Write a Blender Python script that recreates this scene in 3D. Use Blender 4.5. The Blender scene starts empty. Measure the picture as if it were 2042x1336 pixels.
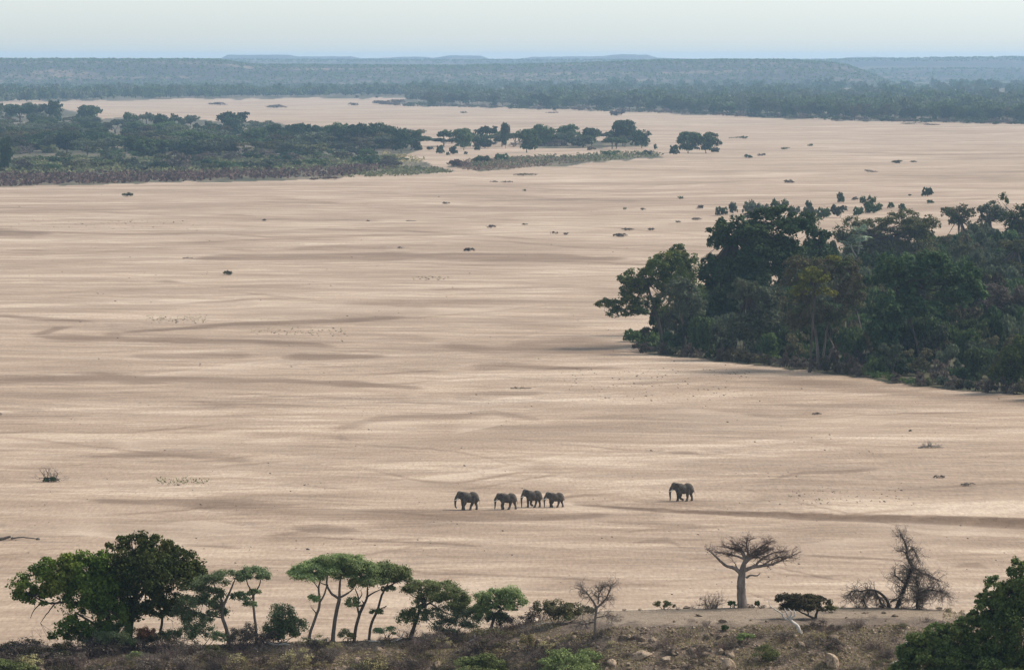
import bpy, bmesh, math
import numpy as np
from mathutils import Vector, Matrix
R = math.radians
SC = bpy.context.scene
COL = SC.collection

# ------------------------------------------------------------------ camera
F = 8500.0; W0, H0 = 2042.0, 1336.0; CZ = 75.0; HV = 118.0
PITCH = math.atan((H0/2-HV)/F)
cd = bpy.data.cameras.new('camera'); cam = bpy.data.objects.new('camera', cd); COL.objects.link(cam)
cd.lens = F*36/W0; cd.sensor_width = 36; cd.clip_start = 1; cd.clip_end = 200000
cam.location = (0, 0, CZ); cam.rotation_euler = (math.pi/2-PITCH, 0, 0)
SC.camera = cam
# ------------------------------------------------------------------ world, sun, exposure
SUN_EL, SUN_AZ = 44, 76          # azimuth clockwise from +Y (view direction): right and a little behind the scene
w = bpy.data.worlds.new('World'); SC.world = w; w.use_nodes = True
nt = w.node_tree; bg = nt.nodes['Background']
sky = nt.nodes.new('ShaderNodeTexSky'); sky.sky_type = 'NISHITA'; sky.sun_disc = False
sky.sun_elevation = R(SUN_EL); sky.sun_rotation = R(SUN_AZ); sky.air_density = 1.0; sky.dust_density = 1.2; sky.ozone_density = 1.5; sky.altitude = 500
hs = nt.nodes.new('ShaderNodeHueSaturation'); hs.inputs['Saturation'].default_value = .30; nt.links.new(sky.outputs[0], hs.inputs['Color'])
tn = nt.nodes.new('ShaderNodeMix'); tn.data_type = 'RGBA'; tn.blend_type = 'MULTIPLY'; tn.inputs[0].default_value = 1; nt.links.new(hs.outputs[0], tn.inputs[6]); tn.inputs[7].default_value = (.94, 1.01, 1.03, 1)
nt.links.new(tn.outputs[2], bg.inputs[0]); bg.inputs[1].default_value = 0.12
sd = bpy.data.lights.new('sun', 'SUN'); sd.energy = 3.3; sd.angle = R(18); sd.color = (1, .92, .82)
so = bpy.data.objects.new('sun', sd); COL.objects.link(so)
sv = Vector((math.sin(R(SUN_AZ))*math.cos(R(SUN_EL)), math.cos(R(SUN_AZ))*math.cos(R(SUN_EL)), math.sin(R(SUN_EL))))
so.rotation_euler = sv.to_track_quat('Z', 'Y').to_euler()
SC.view_settings.view_transform = 'Standard'; SC.view_settings.look = 'None'
SC.view_settings.gamma = 1; SC.view_settings.exposure = 0.68
SC.render.engine = 'CYCLES'
SC.cycles.volume_bounces = 1; SC.cycles.transparent_max_bounces = 8; SC.cycles.max_bounces = 5; SC.cycles.diffuse_bounces = 3

# ------------------------------------------------------------------ projection helpers
CF = np.array([0, math.cos(PITCH), -math.sin(PITCH)]); CU = np.array([0, math.sin(PITCH), math.cos(PITCH)])
def ray(u, v):
    u = np.asarray(u, float); v = np.asarray(v, float)
    d = CF*F + np.stack([u-W0/2, np.zeros_like(u), np.zeros_like(u)], -1) + (H0/2-v)[..., None]*CU
    return d/d[..., 1:2]
def at(u, v, y):                 # the point at distance y seen at pixel (u, v)
    r = ray(u, v); return np.array([0, 0, CZ]) + r*np.asarray(y, float)[..., None]
def gnd(u, v, z=0.0):            # the point of the river bed seen at pixel (u, v)
    r = ray(u, v); return at(u, v, (z-CZ)/r[..., 2])
def vof(y): return HV + CZ*F/np.asarray(y, float)

# value noise
def hsh(ix, iy, s):
    h = (ix.astype(np.int64)*374761393 + iy.astype(np.int64)*668265263 + s*1442695041) & 0x7fffffff
    h = ((h ^ (h >> 13))*1274126177) & 0x7fffffff
    return ((h ^ (h >> 16)) & 0xffff)/65535.0
def vnoise(x, y, s=0):
    x = np.asarray(x, float); y = np.asarray(y, float)
    ix = np.floor(x); iy = np.floor(y); fx = x-ix; fy = y-iy
    fx = fx*fx*(3-2*fx); fy = fy*fy*(3-2*fy); ix = ix.astype(np.int64); iy = iy.astype(np.int64)
    a = hsh(ix, iy, s); b = hsh(ix+1, iy, s); c = hsh(ix, iy+1, s); d = hsh(ix+1, iy+1, s)
    return (a*(1-fx)+b*fx)*(1-fy)+(c*(1-fx)+d*fx)*fy
def fbm(x, y, s=0, o=4):
    t = 0; a = .5
    for k in range(o): t = t+a*vnoise(x*2**k, y*2**k, s+k*7); a *= .5
    return t

# ------------------------------------------------------------------ object helpers
def tag(o, label=None, cat=None, group=None, kind=None):
    if label: o['label'] = label
    if cat: o['category'] = cat
    if group: o['group'] = group
    if kind: o['kind'] = kind
    return o
def thing(name, loc, label, cat, group=None, rz=0.0, scale=1.0):
    o = bpy.data.objects.new(name, None); COL.objects.link(o); o.location = [float(c) for c in loc]
    o.rotation_euler = (0, 0, rz); o.scale = (scale,)*3 if not hasattr(scale, '__len__') else scale
    o.empty_display_size = .2
    return tag(o, label, cat, group)
class MB:
    "collects vertices and faces (numpy) for ONE mesh"
    def __init__(s): s.V = []; s.Q = []; s.T = []; s.n = 0; s.qm = []; s.tm = []
    def add(s, v, q=None, t=None, m=0):
        v = np.asarray(v, float).reshape(-1, 3)
        if q is not None and len(q): q = np.asarray(q).reshape(-1, 4); s.Q.append(q+s.n); s.qm.append(np.full(len(q), m))
        if t is not None and len(t): t = np.asarray(t).reshape(-1, 3); s.T.append(t+s.n); s.tm.append(np.full(len(t), m))
        s.V.append(v); s.n += len(v)
    def mesh(s, name, mats, smooth=False):
        me = bpy.data.meshes.new(name)
        V = np.concatenate(s.V) if s.V else np.zeros((0, 3))
        Q = np.concatenate(s.Q) if s.Q else np.zeros((0, 4), int); T = np.concatenate(s.T) if s.T else np.zeros((0, 3), int)
        mi = np.concatenate([np.concatenate(s.qm) if s.qm else np.zeros(0, int), np.concatenate(s.tm) if s.tm else np.zeros(0, int)])
        me.vertices.add(len(V)); me.vertices.foreach_set('co', V.astype(np.float32).ravel())
        me.loops.add(Q.size+T.size); me.loops.foreach_set('vertex_index', np.concatenate([Q.ravel(), T.ravel()]).astype(np.int32))
        me.polygons.add(len(Q)+len(T))
        st = np.concatenate([np.arange(len(Q))*4, Q.size+np.arange(len(T))*3]).astype(np.int32)
        me.polygons.foreach_set('loop_start', st)
        me.polygons.foreach_set('material_index', mi.astype(np.int32))
        if smooth: me.polygons.foreach_set('use_smooth', np.ones(len(st), bool))
        for m in (mats if isinstance(mats, (list, tuple)) else [mats]): me.materials.append(m)
        me.update(calc_edges=True); me.validate()
        return me
    def build(s, name, mats, parent=None, loc=None, smooth=False):
        o = bpy.data.objects.new(name, s.mesh(name, mats, smooth)); COL.objects.link(o)
        if parent is not None: o.parent = parent
        if loc is not None: o.location = [float(c) for c in loc]
        return o
def dup(root, loc, rz=0.0, scale=1.0, label=None, group=None):
    r = root.copy(); COL.objects.link(r); r.location = [float(c) for c in loc]; r.rotation_euler = (0, 0, rz)
    r.scale = (scale,)*3 if not hasattr(scale, '__len__') else scale
    if label: r['label'] = label
    if group: r['group'] = group
    for ch in list(root.children):
        c = ch.copy(); COL.objects.link(c); c.parent = r
    return r
def copies(proto, spots):
    "first spot moves the prototype itself; spots: dicts(loc, rz, scale, label, group)"
    for i, s in enumerate(spots):
        if i == 0:
            proto.location = [float(c) for c in s['loc']]; proto.rotation_euler = (0, 0, s.get('rz', 0)); sc = s.get('scale', 1)
            proto.scale = (sc,)*3 if not hasattr(sc, '__len__') else sc
            if s.get('label'): proto['label'] = s['label']
            if s.get('group'): proto['group'] = s['group']
        else: dup(proto, s['loc'], s.get('rz', 0), s.get('scale', 1), s.get('label'), s.get('group'))

# ------------------------------------------------------------------ materials
class NT:
    def __init__(s, name):
        s.m = bpy.data.materials.new(name); s.m.use_nodes = True; s.t = s.m.node_tree; s.N = s.t.nodes
        s.p = s.N['Principled BSDF']; s.p.inputs['Roughness'].default_value = .9; s.p.inputs['Specular IOR Level'].default_value = .15
    def n(s, ty, **k):
        o = s.N.new(ty)
        for a, b in k.items(): setattr(o, a, b)
        return o
    def l(s, a, b): s.t.links.new(a, b)
    def co(s, scale=(1, 1, 1), src='obj', rot=0):
        mp = s.n('ShaderNodeMapping'); mp.inputs['Scale'].default_value = scale; mp.inputs['Rotation'].default_value = (0, 0, rot)
        if rot: mp.vector_type = 'TEXTURE'; mp.inputs['Scale'].default_value = tuple(1/c for c in scale)
        if src == 'obj': s.l(s.n('ShaderNodeTexCoord').outputs['Object'], mp.inputs[0])
        else: s.l(s.n('ShaderNodeNewGeometry').outputs['Position'], mp.inputs[0])
        return mp.outputs[0]
    def noise(s, vec, scale=1, detail=3, rough=.55, dist=0, out=0):
        o = s.n('ShaderNodeTexNoise'); o.inputs['Scale'].default_value = scale; o.inputs['Detail'].default_value = detail
        o.inputs['Roughness'].default_value = rough; o.inputs['Distortion'].default_value = dist
        s.l(vec, o.inputs['Vector']); return o.outputs[out]
    def ramp(s, fac, stops):
        o = s.n('ShaderNodeValToRGB'); e = o.color_ramp.elements
        while len(e) < len(stops): e.new(.5)
        for i, (p, c) in enumerate(stops):
            e[i].position = p; e[i].color = (c, c, c, 1) if not hasattr(c, '__len__') else (*c, 1)
        s.l(fac, o.inputs[0]); return o.outputs[0]
    def mix(s, fac, a, b, bt='MIX'):
        o = s.n('ShaderNodeMix', data_type='RGBA', blend_type=bt)
        for i, x in ((0, fac), (6, a), (7, b)):
            if isinstance(x, (int, float)): o.inputs[i].default_value = x
            elif isinstance(x, tuple): o.inputs[i].default_value = (*x, 1)
            else: s.l(x, o.inputs[i])
        return o.outputs[2]
    def math(s, op, a, b=0, c=None):
        o = s.n('ShaderNodeMath', operation=op)
        for i, x in enumerate((a, b) if c is None else (a, b, c)):
            if isinstance(x, (int, float)): o.inputs[i].default_value = x
            else: s.l(x, o.inputs[i])
        return o.outputs[0]
    def attr(s, name): return s.n('ShaderNodeAttribute', attribute_name=name).outputs['Fac']
    def base(s, c):
        if isinstance(c, tuple): s.p.inputs['Base Color'].default_value = (*c, 1)
        else: s.l(c, s.p.inputs['Base Color'])
    def bump(s, h, dist, strength=1.0):
        b = s.n('ShaderNodeBump'); b.inputs['Distance'].default_value = dist; b.inputs['Strength'].default_value = strength
        s.l(h, b.inputs['Height']); s.l(b.outputs[0], s.p.inputs['Normal'])
def leafmat(name, a, b, sc=.35, c=None, trans=.25):
    m = NT(name); v = m.co((1, 1, 1)); f = m.ramp(m.noise(v, sc, 3, .6), [(.32, 0.0), (.68, 1.0)])
    col = m.mix(f, a, b)
    if c: col = m.mix(m.ramp(m.noise(v, sc*.6, 2, .5, 0), [(.52, 0.0), (.66, 1.0)]), col, c)
    fine = m.n('ShaderNodeNewGeometry').outputs['Random Per Island']
    rnd = m.n('ShaderNodeObjectInfo').outputs['Random']
    k = m.math('ADD', m.math('MULTIPLY', rnd, .75), m.math('MULTIPLY_ADD', fine, .55, .42))
    hsv = m.n('ShaderNodeHueSaturation'); m.l(col, hsv.inputs['Color']); m.l(k, hsv.inputs['Value'])
    m.l(m.math('MULTIPLY_ADD', rnd, .03, .485), hsv.inputs['Hue'])
    m.base(hsv.outputs[0])
    if trans:
        tr = m.n('ShaderNodeBsdfTranslucent'); m.l(hsv.outputs[0], tr.inputs[0]); mx = m.n('ShaderNodeMixShader')
        mx.inputs[0].default_value = trans; m.l(m.p.outputs[0], mx.inputs[1]); m.l(tr.outputs[0], mx.inputs[2])
        m.l(mx.outputs[0], m.N['Material Output'].inputs['Surface'])
    return m.m
def barkmat(name, a, b, sc=2.0, stretch=.25):
    m = NT(name); v = m.co((1, 1, stretch)); n_ = m.noise(v, sc, 4, .65)
    m.base(m.mix(m.ramp(n_, [(.35, 0.0), (.65, 1.0)]), a, b)); m.bump(n_, .05, .6); return m.m
#@@MATS
M = {}
M['dark'] = leafmat('dark_foliage', (.026, .048, .022), (.066, .096, .036))
M['deep'] = leafmat('deep_green_foliage', (.050, .076, .032), (.096, .124, .046), .4, c=(.10, .125, .04))
M['mid'] = leafmat('mid_green_foliage', (.050, .078, .026), (.095, .130, .042))
M['olive'] = leafmat('olive_foliage', (.080, .086, .036), (.150, .150, .065))
M['grey'] = leafmat('grey_green_foliage', (.070, .084, .050), (.125, .138, .082))
M['brown'] = leafmat('brownish_foliage', (.075, .066, .042), (.120, .106, .052), c=(.085, .105, .038))
M['yellow'] = leafmat('yellow_green_foliage', (.130, .145, .028), (.220, .230, .040))
M['pale'] = leafmat('pale_green_foliage', (.110, .145, .045), (.180, .220, .075))
M['fresh'] = leafmat('fresh_green_foliage', (.050, .080, .018), (.120, .160, .026), .35, c=(.150, .165, .032), trans=.35)
M['dleaf'] = leafmat('dark_leafy_foliage', (.045, .068, .022), (.100, .122, .032), .35, c=(.12, .125, .03), trans=.3)
M['umbrella'] = leafmat('fine_thorn_foliage', (.165, .205, .085), (.270, .320, .145), .5, trans=.45)
M['acacia'] = leafmat('grey_blue_thorn_foliage', (.125, .168, .085), (.205, .255, .130), .5, trans=.45)
M['sage'] = leafmat('sage_shrub_foliage', (.110, .135, .050), (.200, .230, .090), .8)
M['reed'] = leafmat('reddish_dry_reed', (.110, .070, .055), (.165, .110, .085), .2)
M['drygrass'] = leafmat('dry_grass', (.230, .190, .095), (.340, .290, .160), .6)
M['ograss'] = leafmat('olive_grass', (.085, .088, .042), (.135, .128, .066), .1)
M['rust'] = leafmat('dead_rusty_leaves', (.170, .085, .050), (.260, .140, .085), .6)
M['scrub'] = leafmat('leafless_scrub', (.095, .076, .062), (.160, .130, .106), .4)
M['palm'] = leafmat('palm_fronds', (.22, .29, .19), (.32, .40, .28), .8)
M['corner'] = leafmat('glossy_green_foliage', (.055, .085, .030), (.115, .150, .045), .45, c=(.14, .165, .05), trans=.35)
M['bark'] = barkmat('dark_bark', (.045, .036, .030), (.085, .070, .058))
M['gbark'] = barkmat('grey_brown_bark', (.080, .066, .055), (.140, .118, .100))
M['pbark'] = barkmat('pale_bark', (.200, .175, .150), (.330, .300, .260))
M['baobab'] = barkmat('baobab_bark', (.100, .080, .070), (.230, .190, .165), 2.5, .3)
M['twig'] = barkmat('grey_twigs', (.100, .080, .068), (.185, .152, .132), 3, 1)
M['btwig'] = barkmat('purple_brown_twigs', (.090, .066, .060), (.155, .115, .103), 3, 1)
M['white'] = barkmat('bleached_wood', (.300, .265, .235), (.540, .490, .440), 3, 1)
M['drift'] = barkmat('driftwood', (.060, .048, .040), (.120, .095, .078), 3, 1)

# river bed
m = NT('riverbed_sand'); P = lambda sc, rot=0: m.co(sc, 'pos', rot)
warp = m.noise(P((.004, .008, 1)), 1, 2, .5, 0, 1)
def wc(vec, k):
    o = m.n('ShaderNodeVectorMath', operation='MULTIPLY_ADD'); m.l(warp, o.inputs[0]); o.inputs[1].default_value = (k, k, 0); m.l(vec, o.inputs[2]); return o.outputs[0]
nA = m.noise(wc(P((.005, .016, 1), R(24)), 1.0), 1, 4, .55, .6)
nB = m.noise(wc(P((.016, .075, 1), R(-14)), 2.5), 1, 5, .62, .8)
nC = m.noise(wc(P((.06, .34, 1), R(11)), 4), 1, 5, .65, .5)
nD = m.noise(P((1.6, .9, 1)), 1, 5, .8)
tone = m.math('ADD', m.math('ADD', m.math('MULTIPLY', nA, .40), m.math('MULTIPLY', nB, .36)), m.math('MULTIPLY', nC, .24))
nE = m.noise(wc(P((.12, .85, 1), R(-6)), 5), 1, 4, .6, .4)
nM = m.noise(wc(P((.010, .060, 1), R(17)), 3), 1, 7, .68, .6)
tone = m.math('ADD', m.math('MULTIPLY', tone, .92), m.math('MULTIPLY', nE, .08))
c0 = m.ramp(tone, [(.41, (.235, .165, .112)), (.475, (.335, .243, .170)), (.525, (.430, .322, .232)), (.585, (.545, .432, .328))])
c0 = m.mix(m.ramp(nM, [(.505, 0.0), (.520, .50)]), c0, (.270, .190, .132))
c0 = m.mix(m.ramp(m.noise(wc(P((.02, .11, 1), R(-20)), 3), 1, 6, .68, .5), [(.54, 0.0), (.58, .20)]), c0, (.66, .53, .41))
ln = m.ramp(m.math('ABSOLUTE', m.math('SUBTRACT', nB, .5)), [(0.0, 1.0), (.018, .0)])
lm = m.ramp(m.noise(P((.012, .02, 1)), 1, 2), [(.42, 0.0), (.56, 1.0)])
c1 = m.mix(m.math('MULTIPLY', m.math('MULTIPLY', ln, lm), .55), c0, (.20, .155, .125))
ln2 = m.ramp(m.math('ABSOLUTE', m.math('SUBTRACT', nC, .53)), [(0.0, 1.0), (.016, .0)])
c1 = m.mix(m.math('MULTIPLY', m.math('MULTIPLY', ln2, m.ramp(nA, [(.45, 0.0), (.6, 1.0)])), .32), c1, (.24, .185, .145))
damp_shade = m.ramp(m.math('MULTIPLY_ADD', m.noise(wc(P((.035, .38, 1), R(3)), 2), 1, 7, .75), 1.5, m.math('SUBTRACT', m.attr('damp_shade'), .75)), [(.14, 0.0), (.26, .5), (.65, .95)])
nG = m.noise(P((2.0, .28, 1)), 1, 3, .6)
c1 = m.mix(.55, c1, m.ramp(nG, [(.3, .62), (.5, 1.0), (.7, 1.30)]), 'MULTIPLY')
c1 = m.mix(m.math('MULTIPLY', m.attr('pale'), .8), c1, (.62, .50, .385))
c1 = m.mix(m.attr('track_shade'), c1, m.mix(1.0, c1, (.54, .48, .43), 'MULTIPLY'))
c2 = m.mix(damp_shade, c1, m.mix(1.0, c1, (.50, .445, .405), 'MULTIPLY'))
c3 = m.mix(m.ramp(nD, [(.35, .0), (.65, .5)]), c2, (.22, .165, .125))
speck = m.ramp(m.noise(P((1.1, 1.1, 1)), 1.7, 1, .5), [(.69, 0.0), (.73, 1.0)])
spm = m.ramp(m.noise(P((.02, .06, 1)), 1, 3), [(.48, 0.0), (.66, 1.0)])
c3 = m.mix(m.math('MULTIPLY', m.math('MULTIPLY', speck, spm), .75), c3, (.09, .075, .055))
scr = m.mix(m.ramp(m.noise(P((.02, .04, 1)), 1, 4, .7), [(.35, 0.0), (.65, 1.0)]), (.040, .042, .024), (.095, .082, .048))
c4 = m.mix(m.attr('scrub'), c3, scr)
m.base(c4); m.bump(m.math('ADD', nC, m.math('MULTIPLY', nD, .25)), .35, .35)
M['sand'] = m.m
# near hill
m = NT('rocky_hill_earth'); v = m.co((1, 1, 1)); n1 = m.noise(v, .25, 5, .65); n2 = m.noise(v, 1.6, 5, .75); n3 = m.noise(v, 6, 3, .7)
ca = m.mix(m.ramp(n1, [(.35, 0.0), (.65, 1.0)]), (.072, .052, .039), (.150, .108, .080))
ca = m.mix(m.ramp(n2, [(.38, 0.0), (.62, .8)]), ca, (.215, .165, .122))
ca = m.mix(m.ramp(n3, [(.5, 0.0), (.68, .7)]), ca, (.055, .042, .034))
cb = m.mix(m.ramp(n2, [(.35, 0.0), (.65, 1.0)]), (.190, .145, .105), (.290, .225, .165))
m.base(m.mix(m.attr('bench'), ca, cb)); m.bump(m.math('ADD', n2, m.math('MULTIPLY', n3, .5)), .25, .8)
M['hill'] = m.m
# distant hills
def hillmat(name, scrubc, soil, lo, hi):
    m = NT(name); a = m.noise(m.co((.0012, .0035, .02), 'pos'), 1, 5, .65, .4); b = m.noise(m.co((.03, .012, .03), 'pos'), 1, 3, .75)
    f = m.math('ADD', m.math('MULTIPLY', a, .6), m.math('MULTIPLY', b, .4)); m.base(m.mix(m.ramp(f, [(lo, 0.0), (hi, 1.0)]), scrubc, soil)); return m.m
M['hills'] = hillmat('scrub_covered_hills', (.042, .040, .036), (.21, .150, .11), .52, .66)
M['fhills'] = hillmat('far_plateau', (.055, .056, .048), (.12, .095, .075), .45, .60)
# rocks
m = NT('reddish_rock'); v = m.co((1, 1, 1)); n1 = m.noise(v, 1.2, 5, .7); rnd = m.math('FRACT', m.math('ADD', m.n('ShaderNodeObjectInfo').outputs['Random'], m.n('ShaderNodeNewGeometry').outputs['Random Per Island']))
nr_ = m.noise(v, 3.5, 4, .75)
cr = m.mix(rnd, (.095, .066, .050), (.36, .265, .185)); cr = m.mix(m.ramp(n1, [(.4, 0.0), (.62, 1.0)]), cr, m.mix(m.math('FRACT', m.math('MULTIPLY', rnd, 7.3)), (.20, .155, .12), (.46, .36, .26)))
cr = m.mix(m.ramp(nr_, [(.5, 0.0), (.62, .75)]), cr, (.045, .035, .028)); m.base(cr); m.bump(m.math('ADD', n1, nr_), .2, 1.0); M['rock'] = m.m
m = NT('elephant_hide'); v = m.co((1, 1, 1)); n1 = m.noise(v, 1.3, 4, .6); n2 = m.noise(m.co((1, 1, 2.5)), 9, 3, .7)
m.base(m.mix(m.ramp(n1, [(.38, 0.0), (.68, 1.0)]), (.058, .048, .040), (.130, .108, .086))); m.bump(n2, .03, .6); M['hide'] = m.m
m = NT('elephant_ear_skin'); m.base(m.mix(m.noise(m.co((1, 1, 1)), 3, 3), (.050, .043, .037), (.095, .080, .066))); M['ear'] = m.m
m = NT('ivory'); m.base((.72, .68, .60)); m.p.inputs['Roughness'].default_value = .5; M['ivory'] = m.m
m = NT('elephant_eye'); m.base((.01, .01, .01)); m.p.inputs['Roughness'].default_value = .2; M['eye'] = m.m

# ------------------------------------------------------------------ riverbed sheet
def in_poly(u, v, poly):
    poly = np.array(poly, float); r = np.zeros(np.shape(u), bool); n = len(poly)
    for i in range(n):
        x1, y1 = poly[i]; x2, y2 = poly[(i+1) % n]
        if y1 == y2: continue
        c = ((y1 > v) != (y2 > v)) & (u < (x2-x1)*(v-y1)/(y2-y1)+x1); r ^= c
    return r
STROKES = [  # damp channels, bars of darker sand, painted grove shadow and bank shade: [(u, v, half height)], strength
 ([(370,517,2),(450,515,7),(600,512,8),(800,511,8),(950,512,8),(1130,515,6),(1260,516,3)],.85),([(-60,463,7),(60,466,8),(120,464,2)],.7),([(560,497,3),(680,492,5),(800,496,3)],.45),
 ([(50,668,3),(75,666,6),(110,656,5),(152,650,2)],.8),([(55,668,3),(120,673,5),(230,676,6),(400,679,6),(520,683,5),(680,692,3)],.75),([(195,668,3),(235,668,6),(255,669,3)],.7),([(200,643,3),(225,648,6),(250,647,2)],.6),
 ([(230,664,2),(330,658,3),(470,645,3),(560,643,3),(700,638,4),(820,633,2)],.75),([(-60,628,2),(0,630,3),(90,634,4),(200,641,2)],.6),([(550,713,4),(600,712,6),(650,712,6),(780,711,3)],.8),
 ([(-60,758,6),(0,758,8),(200,754,9),(400,756,7),(520,758,5),(700,767,6),(860,776,3)],.75),([(-60,832,8),(0,830,10),(300,815,10),(550,802,12),(900,792,10),(1100,780,4)],.33),
 ([(170,998,4),(350,1003,9),(500,1015,13),(650,1028,14),(900,1028,12),(1100,1030,8),(1230,1024,3)],.62),([(860,690,6),(1000,700,15),(1150,690,22),(1260,700,20)],.38),([(920,731,3),(1010,729,5),(1190,736,2)],.6),  # the wide stroke at the grove tip is the trees' shadow, painted on the sand
 ([(930,690,2),(980,700,4),(1060,705,3)],.4),([(1240,765,6),(1500,752,9),(1800,785,10),(2100,808,12)],.32),([(640,860,5),(760,835,9),(980,825,7),(1100,838,3)],.4),
 ([(1130,1004,1.5),(1250,1013,2),(1400,1022,2.5),(1600,1031,3.5),(1800,1039,4.5),(2100,1054,6)],1.0),([(560,1052,4),(650,1056,9),(730,1060,4)],.55),([(340,1085,3),(480,1092,4),(500,1096,2)],.5),  # the stroke along the cut bank paints its shaded face dark
 ([(1590,1106,1.5),(1720,1113,3),(1830,1118,1)],.7),([(1310,901,2),(1380,903,5),(1412,915,3)],.5),([(1520,962,2),(1600,946,5),(1760,939,4)],.5),([(150,912,3),(330,905,8),(520,920,7)],.4),
 ([(0,745,2),(40,740,3)],.4),([(240,711,4),(370,712,9),(520,708,5)],.45),([(500,720,3),(520,705,3),(545,702,2)],.4),([(1540,1128,2),(1640,1150,2),(1700,1160,1.5)],.5),([(1880,1130,3),(1950,1126,6),(1990,1138,3)],.5),
 ([(290,562,2),(330,562,3),(380,565,1)],.6),([(640,870,2),(690,872,5),(720,880,2)],.45),([(1240,1085,1.5),(1330,1075,6),(1390,1105,2)],.35),([(740,1130,2),(850,1141,3),(1100,1150,3),(1230,1160,2)],.45),
 ([(430,440,2),(560,438,3),(780,440,2)],.35),([(700,385,2),(950,392,4),(1300,402,3)],.3),([(-60,1078,3),(10,1076,4),(60,1078,2)],.5),([(700,1080,2),(860,1083,3),(980,1092,2)],.5),([(1180,1040,4),(1290,1045,8),(1420,1050,4)],.35)]
SCRUB = [  # scrub-covered ground: islands in the bed and the far banks
 [(-400,205),(90,212),(210,236),(240,232),(420,240),(540,246),(820,275),(845,300),(760,322),(560,330),(845,322),(900,345),(700,350),(690,356),(420,362),(0,372),(-400,376)],
 [(885,333),(960,318),(1100,312),(1300,306),(1325,314),(1180,326),(960,342)],[(1060,280),(1295,280),(1298,292),(1150,297),(1070,295)],
 [(770,207),(820,195),(-600,206),(-600,120),(3500,120),(3500,262),(2042,247),(1850,244),(1700,241),(1560,236),(1400,229),(1200,221),(1000,215),(850,211)],
 [(-600,206),(215,201),(520,195),(830,192),(830,120),(-600,120)],
 [(1262,692),(1300,706),(1400,716),(1500,727),(1640,742),(1800,766),(1950,780),(3400,900),(3400,440),(1900,470),(1720,500),(1500,600),(1400,625),(1320,655),(1275,670)]]
us = np.concatenate([np.linspace(-9000, -100, 30), np.arange(-60, 2104, 5.0), np.linspace(2140, 11000, 30)])
vs = np.concatenate([np.linspace(6000, 1340, 30), np.arange(1320, 185, -1.5), np.arange(184, 128, -2.0)])
U, V = np.meshgrid(us, vs); G = gnd(U, V)
damp_shade = np.zeros_like(U)
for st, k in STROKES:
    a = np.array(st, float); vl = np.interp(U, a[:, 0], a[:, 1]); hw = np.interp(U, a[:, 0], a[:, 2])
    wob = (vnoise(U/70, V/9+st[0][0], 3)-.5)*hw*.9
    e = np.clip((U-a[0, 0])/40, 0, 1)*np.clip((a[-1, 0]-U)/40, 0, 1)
    damp_shade = np.maximum(damp_shade, k*np.exp(-np.abs((V-vl+wob)/hw)**2.6)*e)
# winding flow tracks: a crisp edge on one side, fading out on the other
gt = np.random.default_rng(77); track_shade = np.zeros_like(U); pale = np.zeros_like(U)
for i in range(210):
    v0 = 200+1010*gt.random()**.8; sc_ = (v0-118)/700; L = gt.uniform(140, 900)*(1.2-.5*sc_); u0 = gt.uniform(-400, 2000); sl = gt.normal()*.045*(.35+sc_); am = gt.uniform(2, 15)*sc_; fr = gt.uniform(120, 420); ph = gt.uniform(0, 6.28)
    jr = slice(max(0, int(np.argmin(np.abs(vs-(v0+95*sc_+25))))), int(np.argmin(np.abs(vs-(v0-95*sc_-25))))+1); UU, VV = U[jr], V[jr]
    vl = v0+sl*(UU-u0)+am*np.sin(UU/fr+ph)+am*.5*np.sin(UU/fr*2.7+ph*2)+(vnoise(UU/22, UU*0+i, 8)-.5)*2.2*sc_
    kind = gt.random(); wd = (gt.uniform(1.0, 2.4) if kind < .45 else gt.uniform(5, 18))*(.25+sc_); sg = 1 if gt.random() < .65 else -1
    dv = (VV-vl)*sg; f_ = np.where(dv >= 0, np.exp(-(dv/wd)**(2 if kind < .45 else 1)), np.exp(-(dv/(.9+.3*wd*(kind < .45)))**2))
    e = np.clip((UU-u0)/(L*.25), 0, 1)*np.clip((u0+L-UU)/(L*.3), 0, 1)*(.5+.8*vnoise(UU/60, UU*0+i*3, 2)); tgt = pale if (kind > .82) else track_shade
    tgt[jr] = np.maximum(tgt[jr], np.clip(f_*e, 0, 1)*(gt.uniform(.5, 1) if kind < .45 else gt.uniform(.3, .65)))
dvb = V-np.interp(U, [1130, 1250, 1400, 1600, 1800, 2100, 2600], [1002, 1011, 1020, 1027, 1034, 1047, 1068])-(vnoise(U/30, U*0, 41)-.5)*3; wb = np.interp(U, [1130, 1400, 1800, 2100], [1.5, 3, 6.5, 9])  # not a flow track: shade of the bank face, painted as a crisp dark band
track_shade = np.maximum(track_shade, np.clip((U-1130)/80, 0, 1)*(U < 2600)*np.where(dvb >= 0, np.exp(-(dvb/wb)**3), np.exp(-(dvb/.9)**2)))
scrub = np.zeros_like(U)
Vw = V+(vnoise(U/25, V/8, 5)-.5)*6; Uw = U+(vnoise(U/30, V/6, 9)-.5)*20
for p in SCRUB: scrub = np.maximum(scrub, in_poly(Uw, Vw, p)*1.0)
scrub *= np.clip(.55+fbm(U/22, V/5, 12)*.75+(U > 1200)*(V > 380)*1.0, 0, 1)
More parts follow.
